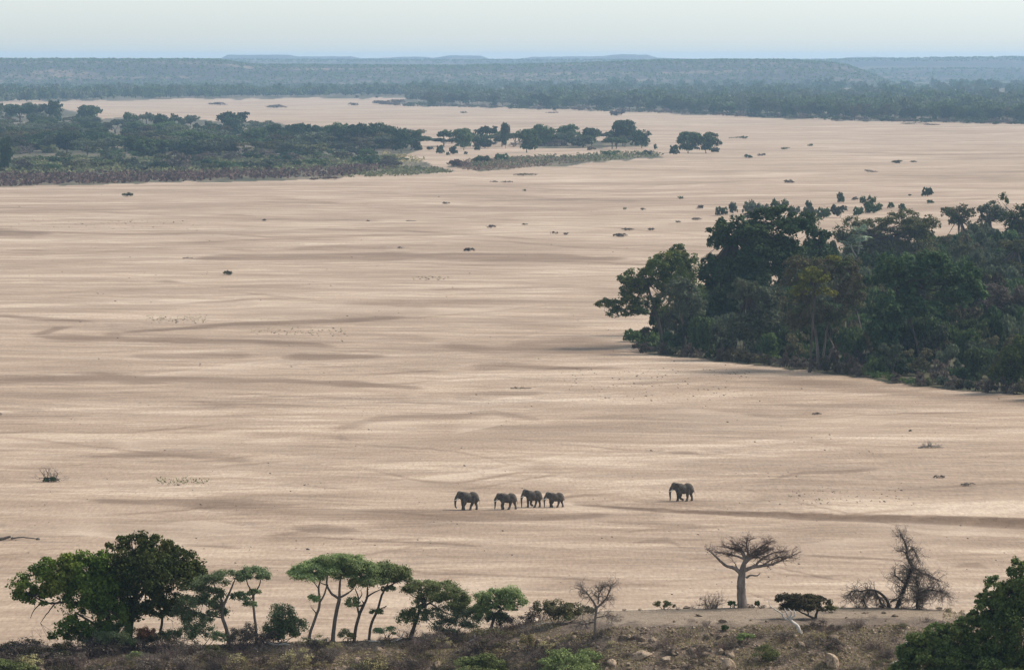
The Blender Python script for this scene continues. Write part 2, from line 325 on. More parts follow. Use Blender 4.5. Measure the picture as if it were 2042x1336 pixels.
# low relief: bars and the cut bank that runs out to the right
Z = (fbm(G[..., 0]/60, G[..., 1]/25, 21)-.5)*np.clip(G[..., 1]/1500, .2, 1.0)*.8
bk = np.interp(U, [1130, 1400, 1700, 2100, 3000, 11000], [0, .25, .6, .95, 1.1, 1.1])
vb = np.interp(U, [1130, 1250, 1400, 1600, 1800, 2100, 11000], [1003, 1012, 1021, 1030, 1037, 1052, 1500])+(vnoise(U/40, U*0, 4)-.5)*4
Z = Z+bk*(1/(1+np.exp((V-vb)/1.2)))*np.clip(1-(vb-V)/180, 0, 1)
G[..., 2] = Z
nr, nc = U.shape; idx = np.arange(nr*nc).reshape(nr, nc)
b = MB(); b.add(G, np.stack([idx[:-1, :-1], idx[:-1, 1:], idx[1:, 1:], idx[1:, :-1]], -1))
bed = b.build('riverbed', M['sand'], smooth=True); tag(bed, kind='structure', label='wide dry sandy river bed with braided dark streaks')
for nm, arr in (('damp_shade', damp_shade), ('scrub', scrub), ('track_shade', track_shade), ('pale', pale)):
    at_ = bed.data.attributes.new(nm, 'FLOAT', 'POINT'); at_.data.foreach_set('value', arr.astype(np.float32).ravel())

# ------------------------------------------------------------------ distant hills
def ridge(name, crest, dc, db, mat, rough=6.0, back=2500, seed=0, nu=500, label=None):
    c = np.array(crest, float); uu = np.concatenate([np.linspace(-6000, -120, 40), np.linspace(-100, 2150, nu), np.linspace(2200, 8000, 40)])
    vc = np.interp(uu, c[:, 0], c[:, 1])+ (fbm(uu/14, uu*0+seed, seed)-.5)*1.6
    ys = np.concatenate([np.linspace(db, dc, 26), [dc+back*.4, dc+back, dc+back+800]])
    zc = at(uu, vc, np.full_like(uu, dc))[:, 2]
    b = MB(); rows = []
    for y in ys:
        s = np.clip((y-db)/(dc-db), 0, 1); s = s*s*(3-2*s)
        x = ray(uu, np.full_like(uu, 300.))[:, 0]*y
        jag = (fbm(x/500, np.full_like(x, y/500)+seed, seed+3)-.5)*rough*4*s*(1-s)*4
        z = zc*s+jag
        if y > dc: z = zc-(y-dc)/back*8
        if y > dc+back: z = zc*0-5
        rows.append(np.stack([x, np.full_like(x, y), z-1.0*(1-s)], -1))
    g = np.array(rows); n0, n1 = g.shape[:2]; ix = np.arange(n0*n1).reshape(n0, n1)
    b.add(g, np.stack([ix[:-1, :-1], ix[:-1, 1:], ix[1:, 1:], ix[1:, :-1]], -1))
    o = b.build(name, M[mat], smooth=True); tag(o, label, None, None, 'structure'); return uu, zc
ridge('mesa_hills', [(-6000,119),(440,118),(455,110),(575,110),(592,113),(700,113),(722,117),(780,116),(800,113.5),(850,114),(865,116.5),(882,113),(905,111),(960,112),(975,118),(1035,118),(1060,114),(1200,113),(1235,109),(1290,110),(1312,116),(1400,119),(1660,119),(1690,115),(1750,114),(1772,118),(2200,118),(8000,118)], 23000, 20500, 'fhills', 2, seed=1, label='pale blue flat-topped hills on the horizon')
ridge('plateau_hills', [(-6000,119),(450,119.5),(1000,120),(1650,119.5),(1760,117.5),(1850,116),(2042,114),(8000,114)], 18000, 16000, 'fhills', 6, seed=2, label='long blue plateau under the horizon')
ridge('scrub_hills', [(-6000,120),(0,118.5),(430,119),(510,130),(900,132),(1000,130),(1150,127),(1300,122),(1450,120),(1560,120.5),(1640,124),(1690,131),(1740,150),(1800,175),(8000,178)], 12500, 11000, 'hills', 10, seed=3, label='scrub-covered hills with bare tan patches beyond the far wood')
ridge('low_right_hills', [(-6000,180),(1600,175),(1680,150),(1740,139),(1900,137),(2042,138),(8000,136)], 15500, 13800, 'hills', 6, seed=4, label='low wooded rise at the far right')

# ------------------------------------------------------------------ foreground hill
CR = np.array([(-3000,1500),(-600,1350),(0,1302),(150,1294),(300,1288),(500,1283),(750,1276),(930,1262),(1020,1246),(1080,1236),(1200,1218),(1350,1213),(1500,1210),(1700,1211),(1800,1211),(1880,1216),(1960,1232),(2042,1245),(2700,1300),(5000,1500)], float)
def crest(u): return np.interp(u, CR[:, 0], CR[:, 1])
def hdepth(u, t):
    wide = np.interp(u, [1000, 1220, 1860, 1960], [.35, 1, 1, .5])
    return np.interp(t, [0, 1], [0, 1])*0 + 405 - 14*wide*np.clip(t/36, 0, 1) - np.clip(t-36*wide, 0, None)*.085
def hb(x, y): return (fbm(x/2.6, y/1.8, 31, 5)-.5)*1.25
def hill(u, v):
    "point of the near hill seen at about pixel (u, v)"
    u = np.asarray(u, float); v = np.asarray(v, float); t = np.clip(v-crest(u), 0, None)
    p = at(u, crest(u)+t, hdepth(u, t)); rg = np.clip(t/30, .15, 1)*np.interp(u, [1150, 1250, 1850, 1950], [1, .5, .5, 1])
    p = np.array(p); p[..., 2] += hb(p[..., 0], p[..., 1])*rg; return p
uu = np.concatenate([np.linspace(-3000, -60, 60), np.arange(-50, 2100, 3.0), np.linspace(2110, 5000, 60)])
rows = []
cp = hill(uu, crest(uu))
for s in [150, 110, 85, 70, 55, 40, 28, 18, 10, 5, 2]:
    q = cp.copy(); q[:, 1] += s; q[:, 0] *= (q[:, 1]/cp[:, 1]); q[:, 2] = np.maximum(cp[:, 2]-.3*s-.0006*s*s-hb(q[:, 0], q[:, 1])*.8, -2); rows.append(q)
ts = np.concatenate([np.arange(0, 60, 1.5), np.arange(60, 160, 2.5)])
for t in ts: rows.append(hill(uu, crest(uu)+t))
last = rows[-1]
for s in [6, 14, 25, 45, 80, 130, 180]:
    q = last.copy(); q[:, 1] -= s; q[:, 0] *= (q[:, 1]/last[:, 1]); q[:, 2] = np.maximum(last[:, 2]-.14*s+hb(q[:, 0], q[:, 1]), -2); rows.append(q)
g = np.array(rows); n0, n1 = g.shape[:2]; ix = np.arange(n0*n1).reshape(n0, n1)
b = MB(); b.add(g, np.stack([ix[:-1, :-1], ix[1:, :-1], ix[1:, 1:], ix[:-1, 1:]], -1))
ho = b.build('hill', M['hill'], smooth=True); tag(ho, 'rocky reddish slope with a bare sandy bench in the foreground', kind='structure')
be = np.zeros((n0, n1))
for i, t in enumerate(ts):
    lim = np.interp(uu, [1040, 1140, 1200, 1400, 1700, 1880, 1930], [0, 10, 25, 31, 20, 22, 0])*(.5+1.0*fbm(uu/30, uu*0+t/12, 44))
    be[11+i] = np.clip((lim-t)/5+.5, 0, 1)*(lim > 2)
a_ = ho.data.attributes.new('bench', 'FLOAT', 'POINT'); a_.data.foreach_set('value', be.astype(np.float32).ravel())

# ------------------------------------------------------------------ haze
b = MB(); x0, x1, y0, y1, z0, z1 = -45000, 45000, -600, 25200, -8, 107
b.add([(x0,y0,z0),(x1,y0,z0),(x1,y1,z0),(x0,y1,z0),(x0,y0,z1),(x1,y0,z1),(x1,y1,z1),(x0,y1,z1)], [(0,3,2,1),(4,5,6,7),(0,1,5,4),(1,2,6,5),(2,3,7,6),(3,0,4,7)])
hm = bpy.data.materials.new('haze_air'); hm.use_nodes = True; ht = hm.node_tree; ht.nodes.remove(ht.nodes['Principled BSDF'])
pv = ht.nodes.new('ShaderNodeVolumePrincipled'); pv.inputs['Color'].default_value = (.46, .71, 1.0, 1); pv.inputs['Density'].default_value = 4.0e-5; pv.inputs['Anisotropy'].default_value = .2
ht.links.new(pv.outputs[0], ht.nodes['Material Output'].inputs['Volume'])
hz = b.build('haze', hm); tag(hz, 'thin bluish haze over the whole valley', kind='stuff')

# ------------------------------------------------------------------ vegetation builders
def near_label(adj, u, v, lms, tail, far_=90, dv_=14):
    lu, lv, nm = min(lms, key=lambda q: abs(q[0]-u)+abs(q[1]-v)*2.5); du, dv = u-lu, v-lv
    rel = ('just left of' if du < 0 else 'just right of') if abs(du) > 18 else ('in front of' if dv > 0 else 'behind')
    if abs(du) > far_: rel = 'well left of' if du < 0 else 'well right of'
    if abs(dv) > dv_ and abs(du) > 18: rel = ('lower left of' if du < 0 else 'lower right of') if dv > 0 else ('behind and left of' if du < 0 else 'behind and right of')
    return adj+' '+rel+' '+nm+tail
def rs(seed): return np.random.default_rng(seed)
def unit(a): return a/(np.linalg.norm(a, axis=-1, keepdims=True)+1e-9)
def leaves(b, p, nrm, size, g, mi=0, up=.35, asp=.6):
    n = unit(nrm*.7+g.normal(size=p.shape)*.65+np.array([0, 0, up])); a = unit(np.cross(n, g.normal(size=p.shape))); c = np.cross(n, a)
    s = (size*(.55+.9*g.random(len(p))))[:, None]*.5
    q = np.stack([p-a*s-c*s*asp*.6, p+a*s*.2-c*s*asp, p+a*s+c*s*asp*.3, p-a*s*.1+c*s*asp], 1).reshape(-1, 3)
    b.add(q, np.arange(len(q)).reshape(-1, 4), m=mi)
def crown(b, lobes, n, size, seed, mi=0, sub=9, ss=.42, low=-.35, spread=.35):
    "lobes (cx,cy,cz,rx,ry,rz): each carries smaller clumps whose leaves lie near the clump surface"
    g = rs(seed); L = np.array(lobes, float); ar = (L[:, 3]*L[:, 5]+L[:, 3]*L[:, 4]); pr = ar/ar.sum(); P_, N_ = [], []
    for i, l in enumerate(L):
        k = max(4, int(sub*(.6+ar[i]/ar.mean()*.4))); m = int(n*pr[i])
        d = unit(g.normal(size=(k*4, 3))); d = d[d[:, 2] > low][:k]; cc = l[:3]+d*l[3:]*(.62+.3*g.random((len(d), 1))); k = len(cc)
        cr = l[3:]*ss*(.6+.75*g.random((k, 1))); j = g.integers(0, k, m); e = unit(g.normal(size=(m, 3))+np.array([0, 0, .45]))
        rad = 1-np.abs(g.normal(size=(m, 1)))*spread
        p = cc[j]+e*cr[j]*rad; P_.append(p); N_.append(unit(e/(cr[j]+.01)))
    P_ = np.concatenate(P_); N_ = np.concatenate(N_)
    leaves(b, P_, N_, size, g, mi)
def tube(b, pts, rad, k=6, mi=0):
    pts = np.asarray(pts, float); rad = np.broadcast_to(np.asarray(rad, float), (len(pts),)); t = np.gradient(pts, axis=0); t = unit(t)
    ref = np.array([0.13, 1, .21]); a = unit(np.cross(t, ref)); c = np.cross(t, a); th = np.arange(k)*2*math.pi/k
    ring = pts[:, None]+rad[:, None, None]*(np.cos(th)[None, :, None]*a[:, None]+np.sin(th)[None, :, None]*c[:, None])
    n = len(pts); ix = np.arange(n*k).reshape(n, k); nx = np.roll(ix, -1, 1)
    q = np.stack([ix[:-1], nx[:-1], nx[1:], ix[1:]], -1).reshape(-1, 4)
    tt = [(ix[-1, 0], ix[-1, i], ix[-1, i+1]) for i in range(1, k-1)]
    b.add(ring.reshape(-1, 3), q, tt, mi)
def smooth_path(p, n=4, g=None, wob=0):
    p = np.asarray(p, float)
    if len(p) < 3: 
        t = np.linspace(0, 1, n+1)[:, None]; o = p[0]*(1-t)+p[-1]*t
    else:
        o = []; q = np.vstack([2*p[0]-p[1], p, 2*p[-1]-p[-2]])
        for i in range(1, len(q)-2):
            for k in range(n):
                t = k/n; o.append(.5*((2*q[i])+(-q[i-1]+q[i+1])*t+(2*q[i-1]-5*q[i]+4*q[i+1]-q[i+2])*t*t+(-q[i-1]+3*q[i]-3*q[i+1]+q[i+2])*t**3))
        o.append(p[-1]); o = np.array(o)
    if g is not None and wob: o[1:-1] += g.normal(size=o[1:-1].shape)*wob
    return o
def limb(b, p, r0, r1, g=None, wob=0, k=6, n=4, mi=0):
    o = smooth_path(p, n, g, wob); L = np.linspace(0, 1, len(o)); tube(b, o, r0*(1-L)+r1*L, k, mi); return o
def twigs(b, p, d, L, r, lev, g, spread=.6, nb=3, up=.1, bend=.25, k=3, mi=0, keep=.68, flat=1.0):
    "recursive crooked branching"
    n = 4; pts = [np.array(p, float)]; d = unit(np.array(d, float)); dirs = [d]
    for i in range(n):
        d = unit(d+g.normal(size=3)*bend*np.array([1, 1, flat])+np.array([0, 0, up*.3])); pts.append(pts[-1]+d*L/n); dirs.append(d)
    tube(b, pts, np.linspace(r, r*.55, n+1), k if lev < 2 else k+1, mi)
    if lev == 0: return
    for j in range(nb):
        f = g.integers(1, n+1) if j else n
        dd = unit(dirs[f]+g.normal(size=3)*spread*np.array([1, 1, flat])+np.array([0, 0, up])); twigs(b, pts[f], dd, L*keep*(.7+.5*g.random()), r*.55, lev-1, g, spread, nb, up, bend, k, mi, keep, flat)

def px_tree(name, label, cat, base, lobes, trunks, leaf, bark, n, size, seed, P=None, group=None, sub=9, ss=.42, low=-.35, thick=.75, arms=True, spread=.35, extra=None, trunk_name='trunk'):
    """a single tree whose crown lobes and trunks are measured in photograph pixels and built in metres about its base.
    lobes (u, v, ru, rv[, dy]); trunks [[(u, v, width_px), ...], ...]"""
    if P is None: P = gnd(*base)
    P = np.array(P, float); s = F/P[1]; g = rs(seed); u0, v0 = base
    lo = []
    for l in lobes:
        l = list(l)
        if leaf == 'umbrella': l[1] += l[3]*.25; l[3] *= 1.35
        rx = l[2]/s; rz = l[3]/s; dy = l[4] if len(l) > 4 else g.normal()*rx*.25
        lo.append(((l[0]-u0)/s, dy, (v0-l[1])/s, rx, rx*thick, rz))
    root = thing(name, P, label, cat, group)
    if trunks:
        b = MB(); ends = []
        for tr in trunks:
            pp = [((q[0]-u0)/s, (q[3] if len(q) > 3 else 0), (v0-q[1])/s) for q in tr]; pp[0] = (pp[0][0], pp[0][1], pp[0][2]-(.25 if tr is trunks[0] or abs(tr[0][1]-v0) < 6 else 0))
            o = smooth_path(pp, 4, g, .01); wq = np.array([q[2] for q in tr])/s/2
            rr = np.interp(np.linspace(0, 1, len(o)), np.linspace(0, 1, len(wq)), wq); tube(b, o, rr, 8); ends.append((o[-1], rr[-1]))
        if arms:
            for l in lo:
                c = np.array(l[:3]); e, r = min(ends, key=lambda q: np.linalg.norm(q[0]-c)); 
                for k in range(3):
                    tgt = c+g.normal(size=3)*np.array(l[3:])*.45; mid = (e+tgt)/2+np.array([0, 0, -.12*np.linalg.norm(tgt-e)])+g.normal(size=3)*.05*np.linalg.norm(tgt-e)
                    limb(b, [e, mid, tgt], r*.75, r*.15, g, .02, 5)
        b.build(trunk_name, M[bark], root)
    if n:
        b = MB(); crown(b, lo, n, size, seed+1, sub=sub, ss=ss, low=low, spread=spread); b.build('crown', M[leaf], root)
    if extra: extra(root, s, g, u0, v0)
    return root

# ------------------------------------------------------------------ elephants
def ellip(b, c, r, rot=0, nu=14, nv=9):
    th = np.linspace(0, math.pi, nv); ph = np.arange(nu)*2*math.pi/nu; T, Ph = np.meshgrid(th, ph, indexing='ij')
    v = np.stack([np.sin(T)*np.cos(Ph)*r[0], np.sin(T)*np.sin(Ph)*r[1], np.cos(T)*r[2]], -1).reshape(-1, 3)
    ca, sa = math.cos(rot), math.sin(rot); v = np.stack([v[:, 0]*ca-v[:, 2]*sa, v[:, 1], v[:, 0]*sa+v[:, 2]*ca], -1)+np.array(c)
    ix = np.arange(nv*nu).reshape(nv, nu); nx = np.roll(ix, -1, 1); b.add(v, np.stack([ix[:-1], ix[1:], nx[1:], nx[:-1]], -1).reshape(-1, 4))
def closed_tube(b, pts, rad, k=12):
    pts = np.asarray(pts, float); o = smooth_path(pts, 4); rr = np.interp(np.linspace(0, 1, len(o)), np.linspace(0, 1, len(rad)), rad)
    tube(b, o, rr, k); ellip(b, o[0], (rr[0],)*3, 0, 10, 6); ellip(b, o[-1], (rr[-1]*.98,)*3, 0, 10, 6)
def elephant(u, v, height, length, label, legs, trunk, head=(0, 0), tail=None, tusk=(0, 0), seed=0, rz=0):
    "faces -x; standard animal 3.2 m high and 4.3 m long, scaled to the one in the picture"
    P = gnd(u, v); P[2] = bedz(P); root = thing('elephant', P, label, 'elephant', 'elephants walking in a line across the sand', rz)
    k = height/3.2; kx = length/4.3; S = np.array([kx, k, k]); hx, hz = head
    b = MB()
    E = lambda c, r, rot=0: ellip(b, c, r, rot)
    E((-.35, 0, 2.18), (.95, .66, .88), .15); E((.30, 0, 2.06), (1.10, .80, .86)); E((1.05, 0, 2.22), (.92, .70, .86), -.12); E((1.45, 0, 2.0), (.62, .60, .80), .25)
    E((.95, 0, 2.75), (.60, .30, .36)); E((-.75, 0, 2.62), (.62, .42, .50), -.1); E((-.55, 0, 1.9), (.62, .60, .75))
    E((-1.38+hx, 0, 2.66+hz), (.50, .40, .58), -.25); E((-1.25+hx, 0, 2.98+hz), (.32, .30, .24)); E((-1.60+hx, 0, 2.25+hz), (.30, .30, .50), -.3); E((-1.15+hx, 0, 2.15+hz), (.42, .26, .30), .3)
    t = np.array([(-1.66+hx, 0, 2.45+hz)]+[(x, 0, z) for x, z in trunk]); closed_tube(b, t, [.31, .27, .20, .16, .125, .10])
    for i, lg in enumerate(legs):      # near front, far front, near hind, far hind
        y = (-.40, .40, -.38, .38)[i]; hr = (.34, .34, .44, .44)[i]
        pts = [(x, y*(1 if j else .85), z) for j, (x, z) in enumerate(lg)]
        rad = [hr, hr*.80, .215, .19, .21]; rad = rad[:len(pts)] if len(pts) >= 5 else [hr, .27, .20, .215][:len(pts)]
        closed_tube(b, pts, rad); fx, fy, fz = pts[-1]
        E((fx-.04, fy, fz-.02), (.25, .23, .13))
    tl = tail or [(1.98, 1.95), (2.12, 1.55), (2.14, 1.15), (2.16, .85)]
    closed_tube(b, [(1.85, 0, 2.3)]+[(x, 0, z) for x, z in tl], [.10, .065, .05, .04, .04], 8)
    me = b.mesh('elephant_raw', M['hide']); tmp = bpy.data.objects.new('elephant_raw', me); COL.objects.link(tmp)
    rm = tmp.modifiers.new('r', 'REMESH'); rm.mode = 'VOXEL'; rm.voxel_size = .045; sm = tmp.modifiers.new('s', 'SMOOTH'); sm.iterations = 5; sm.factor = .5
    dg = bpy.context.evaluated_depsgraph_get(); dg.update(); m2 = bpy.data.meshes.new_from_object(tmp.evaluated_get(dg)); bpy.data.objects.remove(tmp)
    def put(nm, me_, mat, smooth=True):
        n_ = len(me_.vertices); a = np.zeros(n_*3, np.float32); me_.vertices.foreach_get('co', a); a = a.reshape(-1, 3)*S; me_.vertices.foreach_set('co', a.astype(np.float32).ravel())
        me_.polygons.foreach_set('use_smooth', np.full(len(me_.polygons), smooth)); me_.materials.clear(); me_.materials.append(mat); me_.update(); me_.name = nm
        o = bpy.data.objects.new(nm, me_); COL.objects.link(o); o.parent = root; return o
    put('body', m2, M['hide'])
    for sy in (-1, 1):
        # ear: a thin fan hanging from behind the head
        out = np.array([(-.12, .42), (.20, .56), (.52, .46), (.66, .12), (.60, -.28), (.42, -.62), (.20, -.74), (.04, -.42), (-.10, -.10)])
        b = MB(); n = len(out); c0 = np.array([-1.22+hx, sy*.40, 2.52+hz]); V_ = []
        for off in (0, .05):
            for q in (0, .55, 1):
                for x, z in out: V_.append(c0+np.array([x*q+(1-q)*.02, sy*(.05+off+.20*max(x, 0)*q+.03*math.sin(5*z)*q), z*q]))
        V_ = np.array(V_); q_ = []
        for lay in (0, 1):
            o_ = lay*3*n
            for r_ in (0, 1):
                for i in range(n):
                    j = (i+1) % n; q_.append((o_+r_*n+i, o_+r_*n+j, o_+(r_+1)*n+j, o_+(r_+1)*n+i))
        for i in range(n): j = (i+1) % n; q_.append((2*n+i, 2*n+j, 5*n+j, 5*n+i))
        b.add(V_, q_); put('ear', b.mesh('ear', M['ear']), M['ear'])
        b = MB(); tx, tz = tusk; closed_tube(b, [(-1.62+hx, sy*.20, 2.02+hz), (-1.85+hx+tx*.5, sy*.26, 1.76+hz+tz*.5), (-2.12+hx+tx, sy*.27, 1.66+hz+tz), (-2.34+hx+tx*1.3, sy*.24, 1.70+hz+tz)], [.075, .07, .055, .025], 8)
        put('tusk', b.mesh('tusk', M['ivory']), M['ivory'])
        b = MB(); ellip(b, (-1.66+hx, sy*.335, 2.56+hz), (.045, .03, .04)); put('eye', b.mesh('eye', M['eye']), M['eye'])
    return root
bx_ = bed.data; 
_V = np.interp
def bedz(P):
    "height of the river bed sheet at a world point"
    v = HV+CZ*F/P[1]; i = int(np.argmin(np.abs(vs-v))); u = W0/2+P[0]/P[1]*F; j = int(np.argmin(np.abs(us-u)))
    return float(Z[i, j])
FL = lambda x, z0=.10: [(x, 2.0), (x+.02, 1.15), (x-.02, .6), (x-.02, z0)]
elephant(932, 1016, 3.15, 4.15, 'large elephant leading the line, trunk tip curled off the sand', 
  [[(-.45, 1.9), (-.35, 1.25), (-.62, .72), (-.55, .12)], [(-.75, 2.0), (-.85, 1.2), (-.80, .6), (-.78, .12)], [(1.05, 1.9), (.85, 1.15), (.62, .62), (.52, .12)], [(1.45, 1.9), (1.45, 1.15), (1.62, .65), (1.62, .12)]],
  [(-1.98, 1.9), (-2.08, 1.4), (-2.10, .9), (-2.02, .5), (-1.86, .34)], seed=1)
elephant(1009, 1015, 2.85, 3.85, 'second elephant in the line, sloping back, trunk hanging straight to the ground',
  [[(-.50, 1.9), (-.62, 1.25), (-.80, .70), (-.62, .14)], [(-.45, 2.0), (-.52, 1.2), (-.60, .6), (-.48, .12)], [(1.0, 1.9), (.80, 1.1), (.72, .62), (.50, .12)], [(1.45, 1.9), (1.62, 1.15), (1.78, .65), (1.85, .12)]],
  [(-1.96, 1.9), (-2.00, 1.4), (-2.02, .9), (-2.05, .5), (-2.08, .12)], head=(.0, -.12), seed=2)
elephant(1061, 1011, 2.98, 3.62, 'third elephant in the line with its head raised and a front foot lifted',
  [[(-.40, 1.9), (-.15, 1.2), (-.30, .66), (.08, .42)], [(-.80, 2.0), (-.82, 1.2), (-.80, .6), (-.80, .12)], [(1.05, 1.9), (.85, 1.15), (.72, .62), (.50, .12)], [(1.45, 1.9), (1.45, 1.15), (1.58, .65), (1.55, .12)]],
  [(-2.00, 1.95), (-2.12, 1.4), (-2.10, .9), (-2.08, .5), (-2.10, .12)], head=(-.06, .10), tusk=(.02, .12), seed=3)
elephant(1105.5, 1011, 2.60, 3.50, 'smallest elephant, fourth and last of the close group',
  [[(-.45, 1.9), (-.35, 1.22), (-.60, .70), (-.42, .22)], [(-.75, 2.0), (-.82, 1.2), (-.80, .6), (-.76, .12)], [(1.05, 1.9), (.90, 1.15), (.80, .62), (.60, .12)], [(1.45, 1.9), (1.52, 1.15), (1.70, .65), (1.75, .12)]],
  [(-1.98, 1.9), (-2.05, 1.4), (-2.06, .9), (-2.05, .5), (-2.06, .12)], seed=4)
elephant(1360, 1001, 3.20, 4.25, 'lone elephant following far behind the others, tail hanging clear of its legs',
  [[(-.45, 1.9), (-.22, 1.2), (-.36, .62), (.12, .30)], [(-.72, 2.0), (-.70, 1.2), (-.68, .6), (-.72, .12)], [(1.05, 1.9), (.92, 1.15), (.92, .62), (.80, .12)], [(1.45, 1.9), (1.55, 1.15), (1.72, .65), (1.72, .12)]],
  [(-1.98, 1.9), (-2.06, 1.4), (-2.04, .9), (-2.02, .5), (-2.06, .12)], tail=[(2.02, 1.95), (2.16, 1.5), (2.26, 1.05), (2.24, .75)], seed=5)

# ------------------------------------------------------------------ foreground trees on the near hill
def hp(u, v): return hill(u, v)
# large leafy tree at far left
px_tree('leafy_tree', 'broad leafy tree with drooping bare-tipped branches, at the far left of the near ridge', 'tree', (205, 1282),
  [(70,1150,45,32),(48,1175,28,34),(110,1128,48,34),(165,1118,48,30),(205,1112,38,28),(150,1160,60,38),(205,1160,46,45),(215,1205,44,44),(170,1215,42,36),(140,1245,34,26),(115,1262,26,14),(240,1150,26,40),(75,1185,36,22),(190,1250,45,26),(120,1165,40,40),(180,1140,50,40),(175,1190,60,50),(235,1240,30,34),(215,1170,40,50)],
  [[(222,1284,15),(220,1250,12),(212,1215,10),(190,1180,7)],[(218,1255,8),(190,1235,6),(150,1210,4)],[(212,1215,7),(150,1190,5),(100,1192,4),(70,1180,3)],[(110,1192,3),(92,1215,2),(80,1232,1)],[(85,1190,3),(68,1205,2),(60,1222,1)]],
  'fresh', 'bark', 36000, .27, 11, hp(205, 1290), sub=18, ss=.36, spread=.5)
px_tree('leafy_tree', 'taller dark leafy tree with a thin bare top, behind the broad one at the left', 'tree', (262, 1284),
  [(270,1075,32,24),(235,1085,26,22),(320,1085,36,28),(355,1105,36,30),(380,1135,32,26),(300,1120,50,42),(250,1125,42,42),(345,1150,46,40),(280,1170,50,42),(255,1215,36,40),(330,1195,38,34),(300,1215,30,22),(300,1140,60,50),(260,1160,44,50),(335,1150,50,46),(365,1140,36,32),(240,1195,34,50),(320,1215,40,30),(390,1140,24,18)],
  [[(254,1286,16),(258,1240,13),(268,1190,11),(275,1140,8),(270,1090,3)],[(268,1190,8),(310,1150,6),(350,1110,3)],[(318,1256,6),(322,1225,5),(310,1185,4),(290,1160,3)],[(270,1150,5),(240,1110,3),(228,1070,1.5)],[(268,1110,4),(262,1070,2),(268,1048,1)]],
  'dleaf', 'bark', 34000, .27, 12, hp(262, 1292)+np.array([0, 1.0, 0]), sub=18, ss=.38, spread=.5)
px_tree('dead_branch', 'hanging rust-brown dead branch beside the tall leafy tree', 'branch', (290, 1262), [(288,1240,16,22),(300,1228,12,14)], [[(290,1268,3),(292,1245,2),(300,1225,1.5)]], 'rust', 'bark', 1500, .16, 13, hp(290, 1292)+np.array([0, -1.0, 0]))
T = dict(sub=22, ss=.40, low=-.2, spread=.85)
px_tree('acacia_tree', 'soft green thorn tree with layered crown and bent dark trunk, right of the leafy pair', 'tree', (455, 1290),
  [(385,1175,32,17),(420,1160,34,17),(455,1150,36,18),(375,1200,28,18),(365,1222,28,18),(405,1205,34,20),(425,1188,30,20),(395,1235,34,18),(432,1222,24,16)],
  [[(458,1292,9),(454,1262,8),(443,1225,7),(446,1205,7)],[(446,1205,6),(436,1180,4),(425,1160,2)],[(446,1205,6),(460,1175,4),(470,1150,2)],[(444,1230,4),(420,1226,3),(398,1222,2)]],
  'acacia', 'gbark', 26000, .16, 14, hp(455, 1290), **T)
px_tree('acacia_tree', 'slim thorn tree with a small round top, just right of the layered one', 'tree', (511, 1284),
  [(505,1142,32,15),(525,1150,16,12),(485,1150,18,12),(482,1190,22,12),(500,1205,16,11),(508,1180,14,9)],
  [[(512,1286,6),(510,1250,5.5),(506,1210,5),(506,1185,4)],[(506,1185,4),(518,1165,2.5),(520,1150,2)],[(506,1185,3.5),(495,1165,2.5),(490,1148,2)],[(508,1205,3),(480,1192,2),(470,1186,1)]],
  'acacia', 'gbark', 12000, .15, 15, hp(511, 1284), **T)
def bush(name, label, base, lobes, leaf, n, size, seed, P=None, cat='shrub', group=None, bark='twig', stems=5, **k):
    g = rs(seed+77); tr = []
    for i in range(stems):
        l = lobes[i % len(lobes)]; tr.append([(base[0]+g.normal()*3, base[1], 2.2), ((base[0]+l[0])/2+g.normal()*4, (base[1]+l[1])/2+4, 1.6), (l[0]+g.normal()*l[2]*.4, l[1]+g.normal()*l[3]*.3, .8)])
    return px_tree(name, label, cat, base, lobes, tr, leaf, bark, n, size, seed, hp(*base) if P is None else P, group, arms=False, trunk_name='stems', **k)
bush('shrub', 'rounded grey-green bush with a dead stick leaning through it, below the umbrella trees', (562, 1285), [(565,1235,32,30),(548,1260,24,24),(585,1255,26,26),(565,1265,36,18)], 'acacia', 13000, .15, 16, sub=14)
px_tree('umbrella_tree', 'umbrella tree with a crooked S-shaped trunk, left one of the tall group', 'tree', (617, 1290),
  [(600,1136,28,12),(630,1128,36,13),(655,1135,28,13),(615,1147,34,10),(628,1192,16,9)],
  [[(615,1292,6.5),(618,1262,6),(630,1228,5.5),(638,1200,5),(636,1170,4),(640,1150,2.5)],[(637,1200,4),(648,1180,3.5),(652,1160,3),(650,1140,2)],[(632,1222,2.5),(624,1212,2),(622,1210,1)],[(637,1172,3),(628,1160,2),(612,1145,1)]],
  'umbrella', 'gbark', 19000, .15, 17, hp(617, 1290), **T)
px_tree('umbrella_tree', 'umbrella tree with a straight trunk forking high, tallest of the group', 'tree', (664, 1284),
  [(640,1120,30,12),(668,1113,36,13),(700,1118,34,13),(725,1128,28,12),(680,1135,42,13),(700,1148,30,10),(655,1140,28,10)],
  [[(663,1287,9),(666,1250,8),(672,1215,7.5),(677,1192,7.5)],[(676,1192,6),(660,1180,5),(652,1162,4),(655,1140,2)],[(677,1192,6),(678,1165,4.5),(680,1135,2.5)],[(677,1190,5),(692,1182,4),(706,1172,2)],[(655,1165,3),(640,1160,2),(632,1150,1)]],
  'umbrella', 'gbark', 30000, .15, 18, hp(664, 1284), **T)
